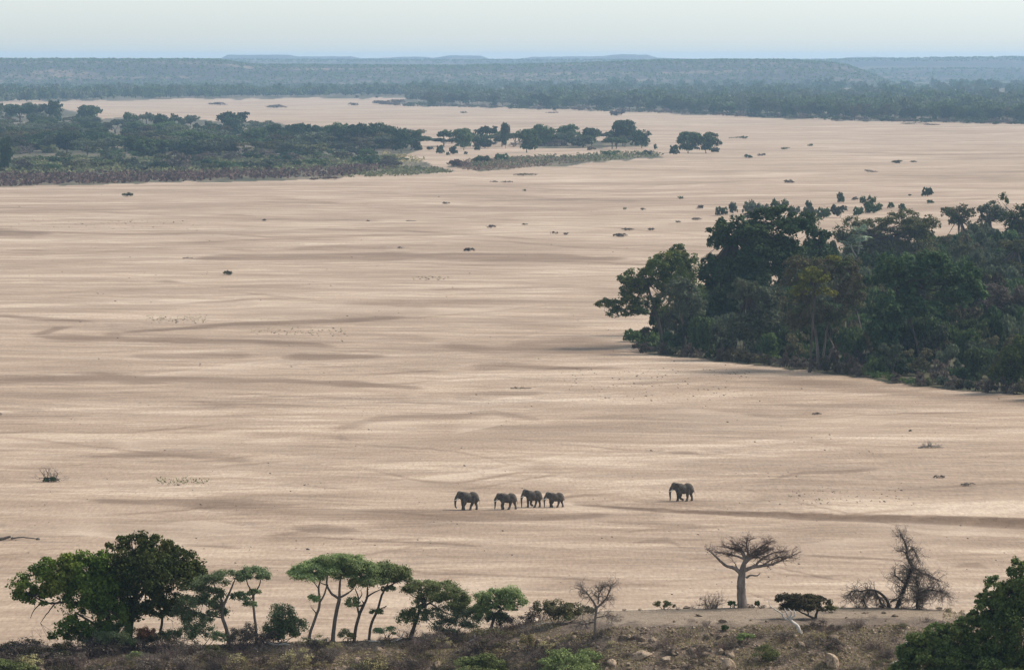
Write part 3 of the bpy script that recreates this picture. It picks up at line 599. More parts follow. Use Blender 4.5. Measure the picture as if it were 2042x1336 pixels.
px_tree('umbrella_tree', 'umbrella tree with a dark twin trunk, third of the tall group', 'tree', (706, 1281),
  [(705,1130,28,13),(730,1135,32,15),(755,1140,28,14),(742,1155,32,12),(720,1160,26,12),(703,1200,17,11),(768,1130,16,10)],
  [[(705,1284,7),(710,1250,6.5),(718,1222,6),(726,1204,6)],[(726,1204,5),(732,1190,4.5),(733,1170,3),(730,1150,2)],[(716,1225,4.5),(713,1208,4),(715,1190,3),(708,1172,2)],[(730,1190,4),(745,1180,3),(762,1172,1.5)],[(714,1195,3),(722,1184,2),(720,1176,1)]],
  'umbrella', 'bark', 24000, .15, 19, hp(706, 1281), **T)
px_tree('umbrella_tree', 'umbrella tree leaning right on a thin bent trunk, right one of the tall group', 'tree', (735, 1276),
  [(770,1132,24,14),(790,1140,28,14),(808,1152,20,12),(780,1155,26,12),(762,1148,20,12),(775,1172,14,7),(752,1218,14,6)],
  [[(735,1278,6),(740,1245,5.5),(752,1218,5),(760,1190,4.5),(768,1172,4)],[(767,1172,3.5),(785,1162,2.5),(802,1152,1.5)],[(764,1180,3),(775,1160,2.5),(778,1145,1.5)],[(755,1215,2.5),(768,1208,2),(772,1206,1)]],
  'umbrella', 'bark', 20000, .15, 20, hp(735, 1276), **T)
px_tree('thorn_tree', 'low wide thorn tree leaning over grey scrub, right of the tall umbrella group', 'tree', (816, 1278),
  [(845,1172,40,12),(880,1175,34,14),(905,1185,28,14),(820,1182,24,11),(860,1195,34,16),(900,1200,32,16),(925,1210,24,18),(812,1236,26,18),(835,1222,22,12),(940,1225,20,14)],
  [[(815,1281,9),(828,1245,7),(840,1212,6),(850,1200,5)],[(840,1215,5),(865,1200,4),(890,1185,2)],[(835,1225,4),(820,1230,3),(808,1238,2)],[(858,1205,3.5),(885,1222,3),(905,1230,2)]],
  'umbrella', 'bark', 30000, .15, 21, hp(816, 1274), **T)
px_tree('thorn_tree', 'rounded thorn tree leaning right over the slope, left of the dark low bush', 'tree', (975, 1262),
  [(960,1188,20,12),(985,1185,26,15),(1015,1182,30,16),(1030,1195,22,16),(970,1205,26,16),(1000,1205,32,12),(965,1225,18,14)],
  [[(975,1264,7),(982,1240,6),(990,1222,5),(1000,1210,4)],[(985,1230,4),(970,1220,3),(960,1205,2)],[(1000,1210,3),(1018,1205,2.5),(1030,1195,1.5)]],
  'umbrella', 'bark', 20000, .15, 22, hp(975, 1264), **T)
bush('shrub', 'dark olive low bush at the left end of the sandy bench', (1110, 1245), [(1085,1212,20,18),(1110,1215,26,18),(1140,1214,26,14),(1168,1215,18,12),(1125,1228,34,14)], 'brown', 8000, .16, 23, sub=14)
bush('scrub_thicket', 'grey scrub thicket under the wide low thorn tree', (895, 1266), [(865,1232,30,22),(895,1225,36,22),(930,1235,34,22),(905,1248,46,16)], 'grey', 11000, .14, 124, sub=16, spread=.9)
bush('scrub_thicket', 'dull green brush under the layered thorn tree at the left', (400, 1292), [(375,1255,26,20),(410,1262,32,22),(440,1272,22,14),(345,1268,22,16)], 'acacia', 9000, .14, 125, sub=16, spread=.9)
bush('scrub_thicket', 'grey twiggy brush between the slim thorn tree and the bent trunk', (482, 1288), [(478,1268,24,18),(498,1262,14,20)], 'scrub', 5000, .12, 126, sub=14, spread=1.0)
bush('scrub_thicket', 'grey-green bush at the foot of the rounded thorn tree on the right', (995, 1256), [(990,1232,24,18),(1008,1238,16,14)], 'grey', 5000, .14, 127, sub=14, spread=.9)
bush('scrub_thicket', 'dark brush filling the gap under the two leafy trees', (240, 1292), [(200,1262,30,22),(245,1258,26,24),(165,1272,28,18),(285,1270,22,16)], 'dleaf', 9000, .16, 128, sub=14)
# bare trees
def bare(name, label, cat, base, trunks, tips, bark, seed, P=None, r=.03, L=1.0, lev=3, nb=3, spread=.6, up=.08, flat=1.0, bend=.3, extra=None):
    P = hp(*base) if P is None else P; s = F/P[1]; g = rs(seed); root = thing(name, P, label, cat); u0, v0 = base
    b = MB(); paths = []
    for tr in trunks:
        pp = [((q[0]-u0)/s, (q[3] if len(q) > 3 else 0), (v0-q[1])/s) for q in tr]
        if abs(tr[0][1]-v0) < 4: pp[0] = (pp[0][0], pp[0][1], pp[0][2]-.3)
        o = smooth_path(pp, 5, g, .012); wq = np.array([q[2] for q in tr])/s/2; rr = np.interp(np.linspace(0, 1, len(o)), np.linspace(0, 1, len(wq)), wq)
        tube(b, o, rr, 9); paths.append((o, rr))
    b.build('trunk', M[bark], root)
    b = MB()
    for (ti, f0, f1, num, d) in tips:
        o, rr = paths[ti]; n = len(o)
        for k in range(num):
            f = f0+(f1-f0)*g.random(); i = min(int(f*(n-1)), n-2); t = unit(o[i+1]-o[i]); dd = np.array(d)+t*.6+g.normal(size=3)*spread*np.array([1, 1, flat])
            twigs(b, o[i], dd, L*(.6+.7*g.random()), max(r, .35*rr[i]) if r > .02 else r, lev, g, spread, nb, up, bend, flat=flat)
    b.build('branches', M['btwig' if bark in ('baobab',) else 'twig'], root)
    return root
bare('bare_thorn_tree', 'bare grey tree with crooked spreading twigs at the left edge of the sandy bench', 'tree', (1188, 1276),
  [[(1188,1278,6),(1187,1240,5),(1190,1212,5)],[(1190,1212,4.5),(1180,1195,3.5),(1168,1180,2.5),(1160,1172,1.5)],[(1190,1212,4.5),(1205,1198,3.5),(1215,1180,3),(1220,1165,1.5)],[(1188,1240,3),(1165,1245,2),(1150,1240,1)],[(1189,1232,3),(1210,1228,2),(1225,1235,1)],[(1192,1205,3),(1195,1185,2.5),(1205,1165,1.5)]],
  [(1,.2,1,22,(-.4,0,.3)),(2,.1,1,26,(.35,0,.2)),(5,.2,1,22,(.1,0,.4)),(3,.2,1,16,(-.3,0,-.2)),(4,.2,1,18,(.4,0,-.1)),(0,.6,1,8,(0,0,0))], 'twig', 31, r=.030, L=.66, up=.0, lev=3, nb=3)
bare('baobab_tree', 'small leafless baobab with a stout pale trunk and flat spreading crown on the ridge', 'tree', (1481, 1211),
  [[(1481,1213,23),(1480,1200,20),(1478,1180,18),(1478,1160,17),(1480,1140,14),(1483,1125,10),(1488,1112,7)],
   [(1478,1143,9),(1465,1132,8),(1450,1128,6),(1435,1117,5),(1422,1104,3.5),(1408,1093,1.5)],
   [(1484,1136,9),(1500,1130,7),(1520,1127,6),(1540,1124,5),(1562,1114,3),(1585,1105,1)],
   [(1486,1120,8),(1500,1108,6),(1515,1098,4),(1530,1088,2)],[(1486,1116,7),(1478,1100,5),(1460,1092,3.5),(1435,1088,1.5)],[(1488,1112,6),(1492,1098,5),(1488,1082,3),(1492,1072,1.5)],
   [(1488,1152,5),(1496,1146,4),(1508,1147,3),(1516,1142,1.5)],[(1474,1140,4),(1468,1128,3),(1466,1122,1.5)],[(1505,1128,5),(1520,1112,4),(1545,1100,2.5),(1570,1096,1)],[(1496,1112,5),(1515,1104,3.5),(1540,1090,2)],[(1487,1115,5),(1470,1108,4),(1448,1103,2.5),(1425,1099,1)],[(1490,1110,5),(1512,1092,3.5),(1535,1078,1.5)],[(1487,1112,5),(1478,1092,3),(1460,1079,1.5)],[(1520,1126,4),(1545,1112,3),(1572,1108,1)]],
  [(10,.3,1,26,(-.5,0,.12)),(11,.3,1,26,(.5,0,.1)),(12,.3,1,24,(-.5,0,.1)),(13,.2,1,22,(.5,0,.15)),(3,.25,1,26,(.45,0,.15)),(4,.2,1,24,(-.55,0,.2)),(5,.1,.9,22,(0,0,.3)),(2,.35,1,26,(.5,0,.3)),(8,.2,1,24,(.5,0,.2)),(9,.2,1,18,(.5,0,.22)),(1,.55,1,6,(-.4,0,.3)),(2,.75,.95,4,(.2,0,-.7)),(7,.4,1,2,(0,0,.6))], 'baobab', 32, r=.026, L=.62, up=.04, flat=.28, spread=.95, bend=.28)
bare('dry_bush', 'leafless rounded bush just left of the baobab', 'shrub', (1420, 1213), [[(1420,1214,3),(1415,1200,2)],[(1424,1214,3),(1432,1198,2)],[(1418,1214,3),(1405,1202,1.5)]], [(0,0,1,12,(-.2,0,.6)),(1,0,1,12,(.3,0,.6)),(2,0,1,12,(-.5,0,.4))], 'twig', 33, r=.022, L=.75, up=.1)
px_tree('shepherd_tree', 'flat-topped small evergreen tree with short trunk, between the baobab and twisted dead tree', 'tree', (1604, 1226),
  [(1565,1190,20,14),(1590,1186,26,11),(1615,1190,26,12),(1640,1195,20,14),(1575,1205,24,12),(1622,1206,24,11),(1600,1198,34,12)],
  [[(1626,1238,7),(1627,1222,6),(1630,1210,4)],[(1627,1221,5),(1610,1218,4),(1596,1212,3),(1585,1204,2)],[(1612,1218,3),(1612,1206,2.5),(1620,1198,2)]], 'brown', 'bark', 15000, .15, 34, hp(1604, 1234), sub=18, ss=.36, low=-.2)
bare('dead_tree', 'dark dead tree with a tall twisted bare spire and a dense purple-brown twiggy skirt', 'tree', (1800, 1212),
  [[(1786,1213,9),(1796,1190,8),(1806,1165,7),(1815,1140,7),(1822,1128,6)],[(1822,1130,7),(1812,1115,6),(1808,1100,5),(1806,1085,4),(1800,1072,3),(1794,1062,1.5)],
   [(1822,1130,5),(1840,1142,3.5),(1858,1148,2.5),(1874,1158,1)],[(1829,1212,5),(1829,1195,5),(1832,1180,4),(1825,1150,4)],[(1808,1100,3),(1820,1092,2.5),(1826,1105,2),(1834,1120,1)],[(1832,1182,4),(1850,1175,3),(1875,1178,2),(1890,1185,1)],[(1806,1165,4),(1790,1150,3),(1782,1145,1.5)]],
  [(1,0,1,40,(.1,0,.1)),(2,.1,1,34,(.4,0,-.4)),(3,.2,1,90,(.2,0,.1)),(5,.1,1,60,(.3,0,-.2)),(6,0,1,16,(-.5,0,.2)),(0,.3,.9,50,(.1,0,.1)),(4,.2,1,12,(.4,0,0))], 'bark', 35, r=.032, L=.82, up=-.03, spread=.8)
bare('dead_tree', 'fallen dark dead tree arching low to the left of the tall twisted one', 'tree', (1765, 1206),
  [[(1776,1208,7),(1768,1190,6),(1752,1175,5),(1735,1170,4),(1715,1173,3.5),(1700,1172,2),(1692,1180,1)],[(1745,1173,4),(1755,1192,4),(1760,1206,3)],[(1730,1172,3),(1722,1190,2.5),(1728,1204,2)],[(1775,1195,4),(1790,1186,3),(1800,1176,1.5)]],
  [(0,.2,1,42,(.1,0,-.7)),(1,0,1,26,(0,0,-.4)),(2,0,1,26,(-.2,0,-.2)),(0,.4,.9,8,(0,0,.5)),(3,0,1,16,(.2,0,-.2))], 'bark', 36, r=.036, L=.80, up=-.06, lev=3)
def white(name, label, base, paths, seed, P=None, cat='driftwood'):
    P = hp(*base) if P is None else P; s = F/P[1]; g = rs(seed); b = MB(); u0, v0 = base
    for tr in paths:
        o = smooth_path([((q[0]-u0)/s, (q[3] if len(q) > 3 else g.normal()*.05), (v0-q[1])/s) for q in tr], 5, g, .015); wq = np.array([q[2] for q in tr])/s/2
        tube(b, o, np.interp(np.linspace(0, 1, len(o)), np.linspace(0, 1, len(wq)), wq), 7)
    o = b.build(name, M['white'], loc=P, smooth=True); return tag(o, label, cat)
white('dead_snag', 'bleached white dead tree stump with claw-like branches on the slope below the evergreen', (1597, 1262),
  [[(1597,1264,9),(1590,1248,8),(1580,1240,7),(1573,1232,6)],[(1573,1232,4),(1568,1222,3),(1564,1212,2)],[(1575,1233,4),(1578,1220,3),(1572,1212,1.5)],[(1577,1235,4),(1585,1224,3),(1583,1214,1.5)],[(1573,1236,4),(1562,1230,3.5),(1558,1222,3),(1545,1214,2.5),(1535,1207,2),(1533,1196,1.5)],[(1597,1264,4),(1585,1262,3),(1570,1266,2)],[(1597,1255,5),(1598,1268,5),(1599,1282,4)]], 41)
white('fallen_log', 'curved white fallen branch lying below the grey-green bush', (555, 1288), [[(524,1276,3),(540,1283,5),(555,1286,5.5),(570,1284,4),(586,1288,2)]], 42)
white('fallen_log', 'white-topped fallen trunk lying behind the crooked umbrella trunk', (628, 1274), [[(601,1265,3),(618,1269,5),(635,1272,6),(652,1270,5)],[(650,1270,3),(655,1264,2)]], 43)
white('fallen_log', 'pale fallen branch with an upturned end, under the leaning thorn tree', (770, 1280), [[(735,1278,2),(752,1279,5),(772,1281,4.5),(790,1277,4),(800,1272,3),(804,1262,1.5)]], 44)
white('dead_branch', 'white forked dead branch rising out of the dry brush mid slope', (948, 1284), [[(924,1294,3),(932,1283,4),(945,1276,4),(958,1268,3),(968,1260,2)],[(948,1276,3),(946,1264,2),(944,1256,1)],[(936,1282,3),(944,1284,2.5),(950,1283,1)]], 45)
white('dead_branch', 'small white stick lying at the edge of the sandy bench', (1085, 1246), [[(1068,1244,1.5),(1085,1242,2.5),(1100,1240,1.5)],[(1080,1243,2),(1080,1236,1.5)]], 46)
white('dead_branch', 'white bare branch standing at the left rim of the big green tree', (1800, 1320), [[(1806,1255,1.5),(1806,1280,3),(1803,1310,4),(1790,1318,4),(1775,1326,4),(1762,1340,3)],[(1790,1318,3),(1760,1328,2),(1745,1324,1)]], 47)
white('dead_branch', 'thin grey stick lying across the slope under the evergreen', (1650, 1280), [[(1632,1268,1),(1642,1278,2),(1660,1286,2)]], 48)
px_tree('leafy_tree', 'big dark green leafy tree filling the lower right corner', 'tree', (1985, 1360),
  [(2025,1130,22,28),(2060,1160,50,50),(1985,1165,30,26),(2030,1200,55,40),(1965,1185,22,14),(1975,1205,34,24),(2050,1260,60,60),(1930,1245,36,20),(1880,1255,46,24),(1840,1262,34,20),(1900,1285,60,36),(1830,1295,46,32),(1980,1290,60,50),(1860,1320,70,34),(1800,1335,36,24),(1960,1340,90,40),(2060,1340,70,60),(1955,1220,30,18),(1820,1290,30,16),(1990,1240,50,36),(2035,1225,50,50),(1940,1300,60,40),(1880,1300,50,30),(1995,1200,36,30),(1850,1300,50,26),(2010,1320,70,40),(1905,1330,60,30),(1800,1320,24,16)],
  [[(1985,1390,22),(1990,1330,18),(2005,1280,12),(2020,1220,8),(2022,1160,4)],[(1990,1330,12),(1930,1300,8),(1870,1280,5),(1820,1270,3)]], 'corner', 'bark', 95000, .24, 51, at(1985, 1366, 366.), sub=24, ss=.32, low=-.6, spread=.5)
for k, (u, v, lo, lab) in enumerate([((955), 1345, [(935,1318,28,14),(965,1315,36,16),(990,1328,26,14),(950,1332,46,14)], 'bright green rounded shrub cut by the bottom edge, left of the wider one'),
   (1140, 1348, [(1105,1312,32,16),(1145,1308,42,18),(1180,1318,30,16),(1140,1330,66,20)], 'wide bright green shrub cut by the bottom edge below the sandy bench'),
   (30, 1350, [(0,1330,36,12),(40,1333,30,12)], 'green shrub cut by the bottom left corner')]):
    bush('shrub', lab, (u, v), lo, 'sage', 9000, .17, 60+k, sub=16)
# labelled scrub and grass on the slope
px_specs = [('green_shrub','grey-green shrub under the two leafy trees at the left',(215,1305),[(190,1278,30,18),(225,1272,34,20),(255,1285,26,16)],'acacia'),
 ('green_shrub','dark small shrub below the rusty branch',(290,1292),[(290,1278,24,12),(315,1272,22,12)],'mid'),
 ('green_shrub','yellowish low shrub below the slim thorn tree',(428,1310),[(425,1296,16,14),(432,1300,18,10)],'olive'),
 ('green_shrub','small round green bush between the umbrella trunks',(694,1274),[(692,1262,18,12)],'olive'),
 ('green_shrub','grey-green bush behind the leaning umbrella tree',(772,1272),[(770,1256,22,12)],'acacia'),
 ('green_shrub','small olive shrub on the bench edge far left of the baobab',(1328,1214),[(1322,1206,18,8),(1335,1208,12,6)],'olive'),
 ('green_shrub','small dark green plant at the right foot of the baobab',(1510,1210),[(1510,1203,5,6)],'mid'),
 ('green_shrub','low green tuft at the left foot of the baobab',(1462,1211),[(1460,1204,9,6)],'mid'),
 ('green_shrub','sage shrub on the slope right of the bench boulders',(1490,1285),[(1488,1272,22,10)],'sage'),
 ('green_shrub','pale green shrub low on the slope under the bleached snag',(1530,1320),[(1525,1300,28,14),(1535,1312,20,10)],'sage'),
 ('green_shrub','yellow-green shrub beside the evergreen trunk',(1662,1222),[(1655,1216,14,8)],'olive'),
 ('green_shrub','tiny dark green bush on the open bench slope',(1447,1256),[(1446,1250,7,6)],'mid'),
 ('green_shrub','yellow grassy shrub on the slope right of the white forked branch',(1055,1292),[(1050,1272,16,18)],'drygrass'),
 ('green_shrub','pale yellow tuft low under the forked branch',(932,1280),[(930,1274,10,8)],'drygrass'),
 ('green_shrub','greenish tuft near the bottom edge under the broad leafy tree',(270,1325),[(268,1315,18,12)],'sage'),
 ('green_shrub','wide dull green brush at the far left bottom',(100,1318),[(60,1308,40,16),(120,1300,36,16)],'brown')]
for i, (nm, lab, ba, lo, lf) in enumerate(px_specs):
    bush(nm, lab, ba, lo, lf, int(600+sum(l[2]*l[3] for l in lo)*4), .13, 80+i, sub=10)
# dry brush: five kinds of leafless bush, copied over the slope
def brush(seed, mat, L=.6, n=20, lev=3, fl=None):
    g = rs(seed); root = thing('dry_bush', (0, 0, 0), None, 'shrub'); b = MB()
    for k in range(n):
        a = g.random()*6.28; r = g.random()*.35; d = np.array([math.cos(a)*.7, math.sin(a)*.7, .75+.5*g.random()])
        twigs(b, (r*math.cos(a), r*math.sin(a), -.1), d, L*(.7+.6*g.random()), .022, lev, g, .55, 3, .12, .25)
    b.build('stems', M[mat], root)
    if fl:
        b = MB(); crown(b, [(0, 0, .55, .95, .95, .55)], 900, .10, seed+5, sub=12, spread=.8); b.build('leaves', M[fl], root)
    return root
protos = [brush(201, 'twig'), brush(202, 'btwig', .6), brush(203, 'btwig', .45, 18, 3, 'scrub'), brush(204, 'twig', .5, 12, 3, 'drygrass'), brush(205, 'twig', .5, 14, 3, 'brown')]
g = rs(300); spots = [[] for _ in protos]; DRY = 'leafless brush on the near slope'
labs = ['bare grey twiggy bush', 'purplish leafless bush', 'brown withered bush', 'straw-coloured dry bush', 'dull olive-brown bush']
LM_N = [(70,1300,'the broad leafy tree'),(262,1300,'the tall leafy tree'),(350,1300,'the layered thorn tree'),(455,1292,'the bent thorn trunk'),(511,1286,'the slim thorn tree'),(562,1290,'the rounded grey-green bush'),(617,1292,'the crooked umbrella trunk'),(664,1286,'the straight umbrella trunk'),(735,1280,'the leaning umbrella tree'),(816,1280,'the wide low thorn tree'),(948,1285,'the white forked branch'),(975,1264,'the rounded thorn tree'),(1110,1246,'the dark olive bush'),
 (1140,1320,'the wide green shrub'),(955,1325,'the green bottom shrub'),(1188,1276,'the bare thorn tree'),(1285,1288,'the whitish slanted boulder'),(1327,1320,'the grey-tan boulder'),(1380,1302,'the pale upright boulder'),(1450,1330,'the dark reddish boulder'),(1481,1225,'the baobab'),(1490,1285,'the sage shrub'),(1597,1264,'the bleached snag'),(1660,1325,'the large tan boulder'),(1655,1277,'the wide tan rock'),(1640,1240,'the small evergreen'),(1780,1240,'the twisted dead tree'),(1800,1310,'the white bare branch')]
def near2(adj, u, v): return near_label(adj, u, v, LM_N, ', near slope', 60, 16)
cnt = 0
while cnt < 250:
    u = g.uniform(-20, 1960); t = g.uniform(0, 1)**1.0*(1336-crest(u)+14)
    if 1080 < u < 1900 and t < 26: continue
    if u < 1150 and t < 25 and g.random() < .3: pass
    if u > 1100 and g.random() < .2: continue
    v = crest(u)+t; k = g.choice(5, p=[.27, .28, .22, .11, .12]); p = hp(u, v); sc = g.uniform(.45, 1.1)*(1.35 if u < 1100 else .85)*(1.35 if u < 560 and t < 22 else 1)
    spots[k].append(dict(loc=p-np.array([0, 0, .05]), rz=g.uniform(0, 6.28), scale=(sc*1.15, sc*1.15, sc*.95), label=near2(('small ' if sc < .8 else '')+labs[k], u, v), group=DRY)); cnt += 1
for _ in range(34):
    u = g.uniform(1140, 1920); v = crest(u)+g.uniform(0, 3); k = int(g.choice([0, 1, 2, 3])); sc = g.uniform(.18, .42); spots[k].append(dict(loc=hp(u, v), rz=g.uniform(0, 6.28), scale=sc, label=near_label('tiny '+labs[k]+' on bench rim', u, v, LM_N, '', 60, 16), group=DRY))
for k, pr in enumerate(protos): copies(pr, spots[k])
# boulders
def rockmesh(seed, k=2, sh=(1, .9, .75)):
    bm = bmesh.new(); bmesh.ops.create_icosphere(bm, subdivisions=k, radius=.5); g = rs(seed); pl = unit(g.normal(size=(16, 3))); d = .20+.15*g.random(16)
    for v in bm.verts:
        c = np.array(v.co)
        for n_, dd in zip(pl, d):
            q = c@n_-dd
            if q > 0: c = c-n_*q
        c = c*np.array(sh); v.co = c*1.25
    V = np.array([v.co for v in bm.verts]); T_ = np.array([[v.index for v in f.verts] for f in bm.faces]); bm.free(); return V, T_
rk = []
for i in range(6):
    V_, T_ = rockmesh(400+i, 3, [(1, .9, .75), (1.3, .8, .6), (.8, .8, 1.1), (1, 1, .55), (1.1, .8, .8), (.9, .9, .9)][i]); b = MB(); b.add(V_, t=T_); rk.append(b.mesh('boulder', M['rock']))
def boulder(u, v, w_px, k, label, group=None, hz=1.0):
    if label == 'STONE': label = near2(('larger ' if w_px > 11 else 'small ')+['angular', 'long', 'upright', 'flat', 'blocky', 'stubby'][k]+' reddish stone', u, v)
    p = hp(u, v); s = F/p[1]; o = bpy.data.objects.new('boulder', rk[k]); COL.objects.link(o); sc = w_px/s
    o.location = p+np.array([0, 0, sc*.12*hz]); o.scale = (sc, sc, sc*hz); o.rotation_euler = (g.uniform(-.3, .3), g.uniform(-.3, .3), g.uniform(0, 6.28)); tag(o, label, 'rock', group)
for q in [(712,1334,30,2,'tan boulder at the bottom edge below the umbrella trees',None,1.1),(1452,1338,34,2,'tall dark reddish boulder at the bottom edge left of the bleached snag',None,1.3),(1327,1320,30,5,'rounded grey-tan boulder low on the slope below the bench',None,1.0),
  (1278,1312,36,1,'flat dark red boulder leaning on the slope below the bench',None,1.0),(1345,1300,28,0,'pale upright boulder on the slope under the bench',None,1.0),(1380,1302,22,4,'small tan boulder right of the pale upright one',None,1.0),(1285,1288,24,1,'whitish slanted boulder near the top of the rubble',None,.9),
  (1660,1330,42,2,'large tan boulder at the bottom edge right of the snag',None,1.2),(1660,1275,30,3,'wide tan rock on the slope right of the snag',None,1.0),(1785,1228,18,0,'pale rock at the right end of the sandy bench',None,.8),(1765,1240,14,5,'small orange rock just under the right end of the bench',None,.8),
  (1370,1212,22,3,'dark slab at the back rim of the bench',None,.5),(1395,1228,20,3,'flat pink rock left of the baobab',None,.4),(1240,1232,14,3,'small flat pale rock at the left of the bench',None,.5),(1600,1290,22,4,'grey rock in the brush below the snag',None,1.0),(1220,1325,30,0,'brown boulder beside the wide green shrub',None,1.0)]:
    boulder(*q)
cnt = 0
while cnt < 280:
    u = g.uniform(0, 1830); t = g.uniform(2, 1336-crest(u)+8); v = crest(u)+t
    dens = 1.0 if 1180 < u < 1500 else .6
    if g.random() > dens or (1120 < u < 1880 and t < 40 and g.random() < .9): continue
    boulder(u, v, float(np.clip(g.lognormal(2.5 if 1180 < u < 1560 and t > 45 else 2.2, .45), 5, 30)), int(g.integers(0, 6)), 'STONE', 'stones strewn over the near slope', g.uniform(.6, 1.0)); cnt += 1
# rubble, too small to count
b = MB(); N = 12000; V_, T_ = rockmesh(450, 1)
uu_ = g.uniform(-30, 2050, N); vv_ = crest(uu_)+g.uniform(0, 1, N)*(1345-crest(uu_)); pp_ = hp(uu_, vv_)
for i in range(N):
    inb = 1120 < uu_[i] < 1880 and vv_[i]-crest(uu_[i]) < 34
    if inb and g.random() < .55: continue
    sc = g.lognormal(-1.45, .5)*(.42 if inb else 1); a = g.random()*6.28; ca, sa = math.cos(a), math.sin(a)
    b.add((V_@np.array([[ca, sa, 0], [-sa, ca, 0], [0, 0, .8]]))*sc+pp_[i], t=T_)
tag(b.build('rubble', M['rock']), 'small broken stones scattered over the near slope', 'rubble', kind='stuff')
b = MB(); N = 52000; uu_ = g.uniform(-30, 2050, N); vv_ = crest(uu_)+g.uniform(0, 1, N)**.9*(1345-crest(uu_)); pp_ = hp(uu_, vv_); keep = (fbm(uu_/60, vv_/15, 71) > .43) & ~((uu_ > 1120) & (uu_ < 1880) & (vv_-crest(uu_) < 36))
pp_ = pp_[keep]; leaves(b, pp_+np.array([0, 0, .10]), np.tile([0., -1, .3], (len(pp_), 1)), .24, g, up=-.2, asp=.25)
tag(b.build('dry_grass', M['drygrass']), 'short dry grass between the stones of the near slope', 'grass', kind='stuff')

# ------------------------------------------------------------------ tree kinds used as copies (unit size: half width 1, height 1)
def proto_tree(name, kind, leaf, seed, n=3600, size=.095):
    g = rs(seed); root = thing(name, (0, 0, 0), None, 'tree' if kind != 'bush' else 'shrub'); b = MB(); lo = []
    if kind == 'dense':
        for i in range(11):
            a = g.uniform(0, 6.28); r = math.sqrt(g.random())*.66; z = g.uniform(.34, .82); q = g.uniform(.26, .40); lo.append((r*math.cos(a)*(1.2-z*.5), r*math.sin(a), min(z, .98-q*.6), q, q, q*.52))
        lo.append((0, 0, .5, .6, .6, .36)); lo += [(g.uniform(-.6, .6), g.uniform(-.6, .2), .22, .34, .34, .16) for _ in range(4)]
        tr = [([0, 0, -.03], [.02, 0, .2], [0, 0, .5])]
    elif kind == 'flat':
        for i in range(12):
            a = g.uniform(0, 6.28); r = math.sqrt(g.random())*.75; q = g.uniform(.24, .36); lo.append((r*math.cos(a), r*math.sin(a), .78-r*.26+g.normal()*.06, q, q, q*.5))
        tr = [([0, 0, -.03], [.03, 0, .22], [-.12, 0, .42], [-.4, 0, .7]), ([0, 0, .15], [.12, .05, .42], [.4, .1, .7]), ([0, 0, .3], [.0, -.1, .8])]
    elif kind == 'airy':
        for i in range(13):
            a = g.uniform(0, 6.28); r = math.sqrt(g.random())*.75; q = g.uniform(.20, .34); lo.append((r*math.cos(a), r*math.sin(a), g.uniform(.4, .88)-r*.12, q, q, q*.42))
        tr = [([0, 0, -.03], [-.05, 0, .25], [-.25, 0, .5], [-.45, 0, .75]), ([.03, 0, -.03], [.08, 0, .3], [.3, 0, .65])]
    else:
        for i in range(9):
            a = g.uniform(0, 6.28); r = math.sqrt(g.random())*.62; q = g.uniform(.26, .42); z = g.uniform(.15, .75)*(1-r*.5); lo.append((r*math.cos(a), r*math.sin(a), z, q, q, q*.6))
        tr = [([0, 0, -.03], [g.normal()*.15, 0, .3], [g.normal()*.3, 0, .6]) for _ in range(3)]
    for t in tr: limb(b, list(t), .035 if kind != 'bush' else .014, .008, g, .012, 6)
    b.build('trunk' if kind != 'bush' else 'stems', M['gbark' if kind in ('flat', 'airy') else 'bark'], root)
    b = MB(); crown(b, lo, n, size, seed+1, sub=13, ss=.38, low=-.5, spread=.5); b.build('crown', M[leaf], root)
    return root
KIND = {}
for i, (k, nm, ty, lf, n, sz) in enumerate([('dd', 'broadleaf_tree', 'dense', 'dark', 5200, .095), ('dp', 'broadleaf_tree', 'dense', 'deep', 5200, .095), ('dm', 'broadleaf_tree', 'dense', 'mid', 5000, .09), ('fg', 'flat_topped_tree', 'flat', 'grey', 3600, .08),
   ('fd', 'flat_topped_tree', 'flat', 'dark', 4000, .08), ('fm', 'flat_topped_tree', 'flat', 'mid', 3800, .08), ('ao', 'airy_tree', 'airy', 'olive', 3800, .08), ('ab', 'airy_tree', 'airy', 'brown', 3800, .08), ('ag', 'airy_tree', 'airy', 'grey', 4000, .08),
   ('bg', 'shrub', 'bush', 'grey', 2200, .12), ('bo', 'shrub', 'bush', 'olive', 2200, .12), ('bm', 'shrub', 'bush', 'mid', 2200, .12), ('bs', 'shrub', 'bush', 'scrub', 2400, .10), ('bd', 'shrub', 'bush', 'dark', 2200, .12), ('br', 'shrub', 'bush', 'reed', 2000, .12), ('bb', 'shrub', 'bush', 'brown', 2200, .11)]):
    KIND[k] = [proto_tree(nm, ty, lf, 500+i*3, n, sz), []]
ADJ = {'dd': 'very dark broadleaf tree', 'dp': 'deep green broadleaf tree', 'dm': 'mid green round-crowned tree', 'fg': 'grey-green flat-topped thorn tree', 'fd': 'dark flat-topped tree', 'fm': 'mid green flat-topped tree', 'ao': 'loose olive-crowned tree',
  'ab': 'loose brownish-crowned tree', 'ag': 'loose grey-green tree', 'bg': 'grey-green bush', 'bo': 'olive bush', 'bm': 'mid green bush', 'bs': 'leafless purplish brown bush', 'bd': 'dark green bush', 'br': 'reddish brown dry bush', 'bb': 'brownish green bush'}
LMK = {}
LM_I = [(112,250,'the near-black round tree'),(262,262,'the sand gap'),(335,272,'the dark low dome'),(465,268,'the ragged-topped tree'),(590,292,'the flat dark tree row'),(715,300,'the wide forked tree'),(800,305,'the round end tree'),(10,345,'the frame-edge tree'),(350,340,'the large leafless tree'),(590,336,'the round dark front bush'),(250,350,'the reed fringe'),(180,300,'the pale clearing')]
